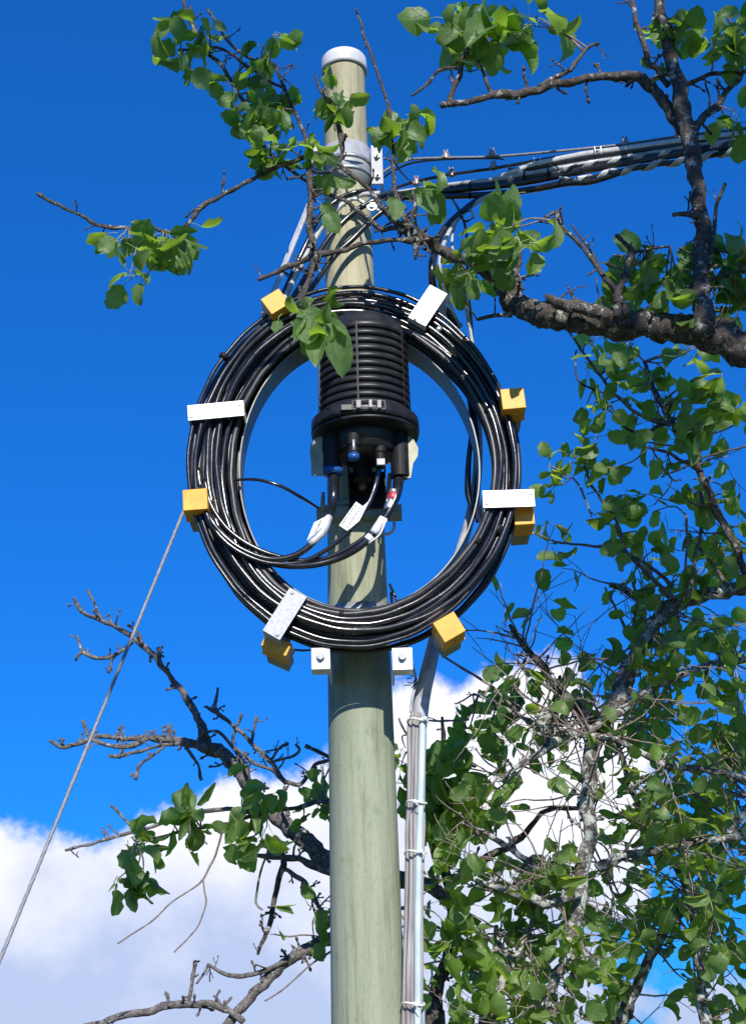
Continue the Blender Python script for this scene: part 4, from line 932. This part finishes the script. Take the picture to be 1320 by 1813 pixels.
limb_px(T2, [(1000, 1300, 14), (1040, 1300, 11), (1074, 1308, 11), (1118, 1322, 11), (1179, 1357, 12), (1236, 1361, 11), (1320, 1379, 11), (1400, 1400, 11)], 4.34, spurs=12)
limb_px(T2, [(1052, 1285, 26), (1030, 1262, 24), (1005, 1240, 20), (986, 1222, 16), (960, 1181, 15), (940, 1160, 12), (925, 1145, 11), (912, 1122, 8), (902, 1106, 7)], 4.40, spurs=9, mat='bark')
limb_px(T2, [(1008, 1232, 20), (985, 1250, 20), (962, 1275, 22), (965, 1298, 18), (975, 1318, 16)], 4.38, spurs=5)
limb_px(T2, [(975, 1300, 10), (935, 1278, 7), (894, 1256, 8), (865, 1240, 7), (837, 1229, 5)], 4.5, spurs=5)
limb_px(T2, [(945, 1290, 6), (905, 1250, 5), (872, 1216, 5), (830, 1190, 5), (784, 1161, 4)], 4.45, mat='twig')
limb_px(T2, [(1057, 1538, 18), (1090, 1525, 18), (1123, 1515, 15), (1193, 1499, 15), (1254, 1487, 14), (1330, 1482, 14), (1400, 1480, 14)], 4.40, spurs=12)
limb_px(T2, [(1240, 1720, 16), (1235, 1682, 17), (1226, 1625, 17), (1207, 1550, 15), (1180, 1510, 14), (1160, 1485, 14), (1138, 1440, 13), (1118, 1400, 11), (1105, 1350, 9), (1090, 1310, 8)], 4.50, spurs=14)
limb_px(T2, [(1260, 1860, 26), (1245, 1790, 20), (1240, 1720, 17)], 4.66, spurs=4)
limb_px(T2, [(1015, 1575, 16), (985, 1560, 13), (954, 1541, 13), (920, 1515, 11), (888, 1494, 11), (850, 1472, 9), (817, 1456, 8)], 4.42, spurs=10)
limb_px(T2, [(955, 1600, 12), (940, 1640, 11), (925, 1672, 11), (905, 1705, 13), (890, 1750, 14), (880, 1830, 18)], 4.55, spurs=8)
limb_px(T2, [(905, 1705, 11), (885, 1670, 9), (878, 1640, 8)], 4.55, spurs=8)
limb_px(T2, [(870, 1372, 5), (900, 1345, 5)], 4.5)
# upper shoots
limb_px(T2, [(1320, 1015, 16), (1300, 960, 14), (1269, 904, 13), (1247, 856, 12), (1225, 808, 11), (1196, 764, 12), (1177, 729, 11), (1155, 681, 9), (1140, 640, 6)], 4.25, spurs=10, mat='bark')
limb_px(T2, [(1186, 752, 12), (1150, 741, 8), (1116, 725, 6), (1078, 687, 6), (1055, 655, 5), (1037, 630, 5), (1005, 585, 4)], 4.2, mat='bark_grey', spurs=4)
limb_px(T2, [(1180, 748, 8), (1150, 762, 6), (1120, 764, 5), (1100, 750, 5), (1088, 732, 4)], 4.2, mat='bark')
limb_px(T2, [(1090, 700, 4), (1060, 692, 4), (1030, 680, 4), (1018, 660, 3), (1020, 620, 3)], 4.2, mat='bark')
limb_px(T2, [(1238, 776, 5), (1240, 850, 7), (1242, 926, 8), (1232, 980, 7), (1218, 1060, 8)], 4.3, mat='bark_grey', spurs=3)
limb_px(T2, [(1148, 792, 5), (1190, 805, 6), (1236, 832, 8)], 4.2, mat='bark_grey', spurs=2)
limb_px(T2, [(1170, 845, 3), (1200, 832, 4), (1250, 808, 4), (1320, 790, 4)], 4.2, mat='bark')
limb_px(T2, [(1195, 1060, 9), (1167, 1037, 8), (1135, 1005, 7), (1107, 974, 7), (1094, 930, 5), (1070, 895, 5), (1046, 859, 5), (1035, 825, 4), (1027, 795, 4)], 4.35, mat='bark_grey', spurs=5)
limb_px(T2, [(1190, 1040, 8), (1160, 1010, 7), (1120, 985, 6), (1090, 972, 5), (1050, 966, 5), (1010, 963, 4), (980, 957, 4), (938, 941, 3)], 4.35, mat='bark_grey', spurs=5)
limb_px(T2, [(1045, 910, 3), (1030, 870, 4), (1012, 845, 3)], 4.35, mat='twig')
limb_px(T2, [(1119, 1030, 4), (1128, 1060, 5), (1120, 1110, 5)], 4.5, mat='twig')
limb_px(T2, [(1071, 1040, 4), (1090, 1080, 5), (1110, 1120, 6), (1125, 1150, 6)], 4.5, mat='twig')
limb_px(T2, [(1213, 1010, 5), (1216, 960, 5), (1214, 912, 5)], 4.3, mat='twig', spurs=3)
limb_px(T2, [(1238, 970, 6), (1262, 1000, 7), (1290, 1040, 8)], 4.3, mat='bark_grey')
limb_px(T2, [(1150, 790, 3), (1168, 820, 4), (1190, 850, 4), (1205, 850, 3)], 4.25, mat='twig')
rnd = T2.rnd
# random growth among the lower right stems
base_samples = [q for q in T2.samples if q[1] > .007]
def px_of(p):
    v = ROT.transposed() @ (p - CAM); return 660 + F * v.x / -v.z, 906.5 - F * v.y / -v.z
cnt = 0
while cnt < 300:
    p, r = rnd.choice(base_samples); x, y = px_of(p)
    if x < 770 or x > 1400: continue
    if y < 1080 and rnd.random() < .6: continue
    d = (rdir(rnd) + Vector((0, 0, .25))).normalized(); y_ok = .2 if x < 1060 and y < 1500 else .35
    T2.twig(T2.tw, p, d, rnd.uniform(.10, .38), min(.0036, r * .4), y_ok if x > 1080 or y > 1560 else .04, 36); cnt += 1
C = T2.cluster
for a_ in ((1045, 610, 20, 14, 4, 38, 4.2), (1055, 645, 26, 26, 10, 44, 4.2), (1110, 620, 34, 26, 12, 42, 4.2), (1150, 640, 40, 34, 16, 42, 4.25), (1210, 620, 50, 30, 16, 42, 4.25), (1105, 690, 26, 26, 8, 44, 4.2), (1165, 690, 34, 22, 9, 42, 4.25), (1075, 700, 16, 22, 6, 38, 4.2), (1045, 725, 14, 22, 6, 36, 4.2), (1220, 735, 34, 24, 10, 56, 4.2), (1270, 680, 40, 30, 14, 46, 4.25), (1275, 750, 40, 30, 12, 50, 4.25), (1320, 700, 30, 60, 12, 46, 4.3),
           (1040, 775, 34, 20, 9, 40, 4.3), (1020, 815, 30, 26, 12, 40, 4.3), (985, 830, 22, 14, 8, 38, 4.3), (985, 865, 14, 12, 4, 34, 4.3), (1065, 815, 26, 22, 8, 40, 4.3), (1100, 830, 28, 22, 8, 40, 4.3), (1125, 745, 10, 30, 4, 36, 4.2), (1170, 810, 20, 14, 3, 34, 4.2), (1090, 870, 30, 16, 7, 40, 4.35), (1130, 875, 24, 18, 6, 42, 4.35), (1165, 900, 22, 22, 6, 46, 4.35), (1100, 925, 30, 26, 10, 40, 4.35), (1060, 920, 22, 12, 4, 44, 4.35), (1135, 930, 26, 20, 7, 40, 4.35), (1000, 965, 28, 16, 7, 38, 4.35), (1065, 965, 18, 12, 4, 40, 4.35), (965, 930, 10, 12, 2, 30, 4.35), (1140, 975, 24, 12, 3, 50, 4.35), (1215, 880, 20, 20, 5, 38, 4.3), (1190, 1020, 20, 10, 3, 40, 4.35),
           (1270, 870, 26, 20, 6, 50, 4.3), (1300, 880, 30, 24, 8, 46, 4.35), (1300, 930, 34, 34, 12, 44, 4.4), (1255, 950, 30, 40, 12, 44, 4.4), (1270, 1010, 50, 40, 12, 40, 4.5),
           (1230, 1110, 50, 30, 14, 40, 4.7), (1290, 1120, 40, 50, 16, 42, 4.7), (1180, 1150, 30, 40, 10, 38, 4.7), (1210, 1200, 60, 40, 22, 40, 4.7), (1280, 1220, 50, 50, 22, 42, 4.75), (1160, 1240, 50, 40, 16, 40, 4.7), (1180, 1300, 60, 40, 22, 40, 4.75), (1260, 1310, 60, 50, 26, 42, 4.75), (1130, 1270, 30, 24, 9, 42, 4.6), (1320, 1300, 30, 80, 14, 42, 4.8), (1150, 1370, 40, 30, 12, 40, 4.75), (1230, 1400, 60, 40, 20, 40, 4.8), (1300, 1420, 40, 50, 12, 40, 4.8), (1080, 1190, 22, 16, 5, 36, 4.55), (1030, 1200, 24, 26, 9, 36, 4.5), (1075, 1225, 24, 22, 6, 36, 4.6),
           (905, 1175, 34, 18, 9, 42, 4.5), (880, 1210, 38, 24, 14, 44, 4.5), (905, 1240, 30, 16, 7, 40, 4.5), (945, 1205, 12, 14, 2, 34, 4.5), (820, 1245, 20, 12, 4, 40, 4.5), (815, 1290, 36, 30, 14, 44, 4.5), (875, 1290, 36, 24, 12, 44, 4.5), (920, 1310, 28, 24, 9, 42, 4.55), (840, 1340, 36, 24, 12, 46, 4.5), (885, 1345, 28, 20, 7, 42, 4.5),
           (1110, 1450, 36, 30, 10, 38, 4.7), (1075, 1470, 28, 22, 7, 38, 4.65), (1180, 1450, 50, 30, 14, 38, 4.8), (1090, 1500, 30, 20, 7, 38, 4.65), (1250, 1460, 60, 24, 10, 38, 4.8), (1285, 1530, 40, 26, 8, 38, 4.8), (1180, 1560, 44, 30, 11, 38, 4.75), (1110, 1560, 36, 22, 9, 38, 4.65), (1130, 1610, 40, 24, 10, 38, 4.7), (1210, 1600, 30, 26, 7, 40, 4.7), (1290, 1610, 40, 34, 11, 42, 4.75), (1180, 1670, 44, 26, 9, 38, 4.75), (1290, 1690, 36, 34, 9, 40, 4.75), (1130, 1740, 40, 26, 8, 38, 4.7), (1240, 1740, 40, 26, 8, 40, 4.7), (1300, 1770, 40, 30, 9, 40, 4.7),
           (910, 1540, 34, 20, 7, 38, 4.6), (890, 1640, 22, 30, 6, 36, 4.6), (930, 1640, 30, 26, 8, 38, 4.55), (965, 1660, 32, 24, 12, 44, 4.5), (1015, 1655, 28, 22, 9, 44, 4.5), (1070, 1660, 40, 20, 9, 40, 4.55), (1050, 1700, 44, 28, 13, 40, 4.6), (1000, 1740, 30, 26, 9, 38, 4.6), (1080, 1760, 40, 26, 11, 38, 4.6), (960, 1750, 30, 26, 8, 38, 4.55), (1030, 1790, 50, 24, 10, 38, 4.6), (870, 1730, 28, 26, 7, 40, 4.55), (910, 1770, 40, 24, 8, 40, 4.6)):
    a_ = list(a_); a_[4] = max(1, round(a_[4] * (.9 if a_[0] > 1120 else .45 if a_[0] > 960 and a_[1] > 1150 else .75))); a_[5] *= .9
    if a_[6] > 4.45: a_[6] += .12
    C(*a_, .12)
T2.finish()

# ---- tree behind the pole, branches left
tb3 = Vector((P(775, 1790, 4.75).x, 4.75, 0))
T3 = Tree('pear_tree', tb3, 'old half-bare pear tree behind the pole, its grey spurred branches spreading left', 'bark_grey', 'leaf_dark', 21)
e3 = P(768, 1790, 4.75); m = MB(); p_, r_ = smooth_path([(tb3, .09), (tb3 + Vector((.02, 0, .5)), .075), (tb3 + Vector((-.01, 0, 1.0)), .06), (e3, .03)], 8); m.tube(p_, r_, 14, .16, freq=22); m.build('trunk', 'bark', T3.root)
limb_px(T3, [(768, 1795, 30), (772, 1765, 26), (785, 1715, 24), (799, 1670, 24), (801, 1620, 20), (795, 1570, 19), (780, 1530, 16), (766, 1499, 14), (755, 1440, 12), (745, 1390, 10)], 4.75, mat='bark', spurs=8)
limb_px(T3, [(860, 1830, 30), (862, 1780, 24), (858, 1730, 22), (866, 1690, 16)], 4.7, spurs=4)
limb_px(T3, [(797, 1600, 20), (760, 1570, 24), (700, 1555, 30), (640, 1550, 32), (586, 1530, 32), (539, 1487, 31), (510, 1462, 30), (484, 1441, 29), (458, 1415, 25), (440, 1388, 25), (425, 1362, 25), (405, 1345, 26), (385, 1332, 25), (365, 1318, 23), (356, 1290, 15), (346, 1265, 13), (330, 1237, 13), (310, 1210, 10), (289, 1184, 10), (270, 1160, 10), (252, 1143, 10), (224, 1120, 9), (200, 1107, 8), (179, 1100, 8), (150, 1085, 7), (138, 1072, 7), (131, 1058, 6)], 4.72, k=8, n=12, bumpy=.26, spurs=34)
limb_px(T3, [(180, 1098, 6), (168, 1070, 5), (155, 1045, 5)], 4.72, spurs=3, spur_len=(.01, .02))
limb_px(T3, [(236, 1136, 7), (215, 1152, 7), (198, 1163, 7), (175, 1166, 7), (155, 1159, 7), (145, 1152, 6), (140, 1138, 5), (136, 1126, 5)], 4.7, spurs=5, spur_len=(.015, .03))
limb_px(T3, [(200, 1163, 6), (197, 1178, 5), (192, 1192, 6)], 4.7, spurs=2, spur_len=(.01, .02))
limb_px(T3, [(148, 1153, 6), (138, 1160, 5), (134, 1168, 6)], 4.7)
limb_px(T3, [(252, 1140, 7), (247, 1125, 6), (237, 1115, 5), (226, 1106, 6)], 4.7, spurs=2, spur_len=(.01, .02))
limb_px(T3, [(287, 1178, 6), (281, 1162, 6), (280, 1150, 10)], 4.7, spurs=4, spur_len=(.008, .016))
limb_px(T3, [(366, 1325, 20), (340, 1318, 16), (314, 1311, 15), (290, 1307, 13), (265, 1306, 11), (224, 1308, 8), (190, 1305, 8), (158, 1306, 8), (135, 1318, 9), (108, 1325, 7), (88, 1312, 6)], 4.70, spurs=22, spur_len=(.015, .04))
limb_px(T3, [(262, 1308, 9), (235, 1320, 10), (205, 1322, 9), (180, 1316, 7), (160, 1310, 6)], 4.68, spurs=8)
limb_px(T3, [(155, 1303, 6), (150, 1288, 6), (147, 1275, 7)], 4.7, spurs=2, spur_len=(.01, .015))
limb_px(T3, [(205, 1305, 5), (211, 1295, 5), (215, 1284, 4)], 4.7)
limb_px(T3, [(300, 1308, 8), (300, 1295, 8), (298, 1287, 10)], 4.7, spurs=4, spur_len=(.01, .015))
limb_px(T3, [(320, 1316, 7), (280, 1322, 6), (240, 1332, 7), (215, 1338, 7), (192, 1338, 7)], 4.66, spurs=6)
limb_px(T3, [(292, 1322, 5), (265, 1342, 5), (245, 1358, 6), (239, 1380, 9)], 4.66, spurs=3, spur_len=(.008, .016))
limb_px(T3, [(328, 1322, 7), (340, 1340, 6), (350, 1356, 5), (357, 1382, 7)], 4.66, spurs=2, spur_len=(.008, .016))
limb_px(T3, [(506, 1388, 9), (490, 1365, 9), (473, 1343, 8), (455, 1325, 8), (436, 1306, 7), (410, 1283, 7), (385, 1262, 8), (383, 1240, 6), (385, 1218, 4)], 4.66, spurs=9)
limb_px(T3, [(384, 1262, 6), (372, 1256, 6), (366, 1250, 5)], 4.66, spurs=2, spur_len=(.01, .02))
limb_px(T3, [(445, 1312, 6), (449, 1290, 5), (454, 1268, 6)], 4.66, spurs=2)
limb_px(T3, [(410, 1320, 6), (418, 1290, 5), (428, 1265, 7)], 4.66, spurs=3, spur_len=(.01, .015))
limb_px(T3, [(350, 1310, 5), (365, 1298, 5), (385, 1295, 6), (400, 1310, 6), (415, 1330, 6), (430, 1350, 7), (440, 1375, 7)], 4.68, spurs=5)
limb_px(T3, [(500, 1380, 8), (480, 1362, 7), (450, 1352, 7), (430, 1335, 6), (415, 1325, 5)], 4.66, spurs=5)
limb_px(T3, [(505, 1385, 8), (530, 1388, 8), (550, 1368, 7), (560, 1352, 7), (585, 1345, 6)], 4.66, spurs=6)
limb_px(T3, [(478, 1350, 6), (500, 1345, 5), (520, 1340, 5), (530, 1328, 5), (522, 1318, 4)], 4.66, spurs=3)
limb_px(T3, [(480, 1345, 5), (495, 1325, 5), (510, 1315, 6)], 4.66, spurs=2)
limb_px(T3, [(505, 1392, 8), (500, 1420, 7), (510, 1445, 8)], 4.66, spurs=3)
limb_px(T3, [(540, 1320, 7), (556, 1328, 7), (590, 1345, 7)], 4.6, mat='bark')
limb_px(T3, [(600, 1418, 9), (565, 1420, 8), (527, 1430, 8), (472, 1438, 8), (429, 1451, 7), (391, 1462, 6), (336, 1470, 6), (281, 1481, 5), (242, 1492, 4)], 4.4, mat='bark', spurs=5)
limb_px(T3, [(470, 1438, 11), (410, 1432, 8), (357, 1437, 8), (320, 1446, 8), (289, 1458, 7), (238, 1472, 7), (187, 1487, 6), (150, 1498, 6), (115, 1506, 5)], 4.45, spurs=6)
limb_px(T3, [(238, 1470, 6), (220, 1450, 5), (205, 1436, 5), (196, 1427, 5)], 4.45)
limb_px(T3, [(212, 1480, 4), (200, 1470, 3), (192, 1460, 3)], 4.45)
limb_px(T3, [(395, 1470, 4), (385, 1505, 4), (374, 1530, 4), (357, 1559, 4), (330, 1580, 3), (298, 1602, 3), (275, 1626, 3), (247, 1646, 3), (208, 1671, 2.5)], 4.3, mat='twig')
limb_px(T3, [(359, 1558, 3), (363, 1580, 4), (365, 1600, 3), (355, 1630, 3), (336, 1660, 3), (308, 1687, 2.5)], 4.3, mat='twig')
limb_px(T3, [(600, 1550, 14), (560, 1536, 13), (535, 1525, 12), (510, 1518, 12), (484, 1516, 12), (455, 1516, 8), (429, 1512, 8)], 4.66, spurs=6)
limb_px(T3, [(502, 1524, 12), (494, 1560, 10), (484, 1600, 9), (474, 1645, 9), (465, 1670, 7), (456, 1691, 5)], 4.62, mat='bark', spurs=7)
limb_px(T3, [(478, 1495, 4), (470, 1520, 4), (460, 1550, 4), (453, 1590, 4), (456, 1605, 4), (465, 1612, 3)], 4.5, mat='twig')
limb_px(T3, [(505, 1540, 8), (530, 1555, 9), (548, 1580, 9), (560, 1600, 9), (575, 1620, 8), (590, 1640, 8)], 4.62, spurs=7)
limb_px(T3, [(700, 1610, 22), (640, 1630, 22), (586, 1657, 22), (552, 1678, 22), (530, 1690, 20), (505, 1708, 19), (467, 1742, 19), (429, 1784, 18), (390, 1830, 17)], 4.62, spurs=9)
limb_px(T3, [(510, 1700, 10), (475, 1715, 8), (433, 1729, 9), (410, 1728, 8), (390, 1722, 7), (366, 1708, 6)], 4.6, spurs=6)
limb_px(T3, [(368, 1710, 5), (360, 1725, 5), (348, 1742, 4)], 4.6)
limb_px(T3, [(596, 1680, 4), (570, 1695, 4), (545, 1712, 3), (510, 1745, 3), (468, 1773, 3)], 4.5, mat='twig')
limb_px(T3, [(120, 1822, 5), (160, 1815, 10), (200, 1803, 13), (260, 1789, 14), (310, 1780, 14), (357, 1778, 13), (400, 1786, 12), (430, 1810, 12)], 4.6, spurs=10)
limb_px(T3, [(332, 1780, 8), (337, 1750, 7), (343, 1725, 7), (346, 1704, 8)], 4.6, spurs=2, spur_len=(.008, .015))
limb_px(T3, [(392, 1786, 6), (385, 1772, 5), (378, 1763, 4)], 4.6)
limb_px(T3, [(586, 1662, 3), (548, 1657, 3), (510, 1658, 3), (478, 1655, 2)], 4.5, mat='twig')
limb_px(T3, [(555, 1151, 4), (535, 1152, 4), (515, 1152, 4), (513, 1162, 5), (512, 1180, 5)], 4.4, mat='bark')
limb_px(T3, [(796, 1560, 14), (825, 1540, 14), (860, 1522, 15), (890, 1505, 13), (921, 1484, 12), (945, 1455, 9), (963, 1437, 9), (1000, 1432, 8), (1030, 1430, 7)], 4.7, spurs=8, mat='bark')
limb_px(T3, [(782, 1270, 5), (783, 1300, 8), (781, 1330, 8), (779, 1400, 8)], 4.6, mat='bark', spurs=2)
limb_px(T3, [(750, 1275, 3), (790, 1277, 4), (830, 1274, 4)], 4.3, mat='twig')
limb_px(T3, [(706, 1272, 4), (715, 1290, 4), (728, 1310, 4), (735, 1330, 4)], 4.35, mat='bark')
C = T3.cluster
C(342, 1412, 14, 8, 1, 50, 4.3, .02)
T3.single(352, 1432, 4.3, 155, 48, .95, Vector((0, -1, .1)), .15); T3.single(345, 1430, 4.3, -130, 40, .8, None, .1)
C(318, 1445, 26, 14, 8, 42, 4.35, .05); C(345, 1435, 20, 16, 4, 44, 4.35, .05); T3.single(395, 1378, 4.3, 10, 42, .75, Vector((0, -1, .8)), .2)
C(420, 1425, 34, 22, 10, 48, 4.35, .06); C(440, 1400, 26, 10, 3, 40, 4.35, .06); T3.single(408, 1440, 4.28, -45, 60, .62, Vector((0, -1, .7)), .3); C(455, 1470, 26, 26, 8, 50, 4.4, .05, down=.9); C(425, 1480, 24, 12, 4, 42, 4.4, .05, down=.9)
T3.single(350, 1462, 4.3, -15, 38, .75, None, .2); T3.single(372, 1458, 4.32, -20, 34, .7, None, .1)
T3.single(327, 1478, 4.3, -75, 24, .8, None, .3); T3.single(330, 1497, 4.3, -70, 44, .62, None, .3); T3.single(265, 1503, 4.3, -60, 50, .6, Vector((.3, -1, .1)), .25)
C(225, 1500, 30, 12, 7, 40, 4.35, .04, down=.6); C(215, 1545, 26, 14, 9, 40, 4.35, .05, down=.8); C(250, 1545, 16, 24, 7, 38, 4.35, .04, down=.9); C(200, 1565, 16, 14, 5, 36, 4.35, .04, down=.9); C(250, 1480, 22, 8, 3, 40, 4.4, .04)
T3.single(478, 1605, 4.4, -12, 64, .48, Vector((0, -1, -.2)), .15); T3.single(490, 1642, 4.4, -60, 26, .7)
C(575, 1385, 18, 36, 12, 38, 4.5, .06); C(572, 1430, 16, 24, 5, 34, 4.5, .05); C(574, 1350, 14, 14, 5, 34, 4.5, .05); C(570, 1620, 18, 22, 7, 36, 4.5, .05); C(578, 1655, 14, 14, 4, 34, 4.5, .05); C(540, 1450, 14, 10, 2, 30, 4.5, .05)
C(712, 1320, 8, 20, 4, 34, 4.5, .05); C(714, 1370, 8, 26, 5, 32, 4.5, .05); C(712, 1440, 8, 20, 4, 32, 4.5, .05)
for a_ in ((775, 1360, 22, 26, 12, 46, 4.55), (800, 1395, 44, 34, 28, 46, 4.55), (855, 1380, 30, 26, 12, 44, 4.55), (780, 1435, 36, 34, 24, 48, 4.55), (830, 1430, 40, 24, 16, 46, 4.55), (870, 1420, 20, 20, 6, 42, 4.55), (770, 1475, 24, 20, 10, 46, 4.55), (810, 1480, 26, 18, 7, 44, 4.55),
           (770, 1560, 18, 16, 6, 40, 4.5), (768, 1600, 18, 26, 7, 40, 4.6), (790, 1640, 12, 8, 1, 36, 4.5), (820, 1675, 36, 20, 14, 46, 4.5), (855, 1660, 24, 20, 9, 44, 4.5), (840, 1700, 30, 14, 7, 44, 4.5), (790, 1660, 18, 16, 4, 40, 4.5), (800, 1790, 34, 16, 7, 38, 4.55), (850, 1780, 34, 20, 6, 38, 4.6), (765, 1720, 12, 24, 3, 34, 4.6)):
    C(*a_, .08)
limb_px(T3, [(750, 1708, 3), (790, 1700, 4), (830, 1690, 4), (885, 1682, 5)], 4.45, mat='twig')
T3.finish()
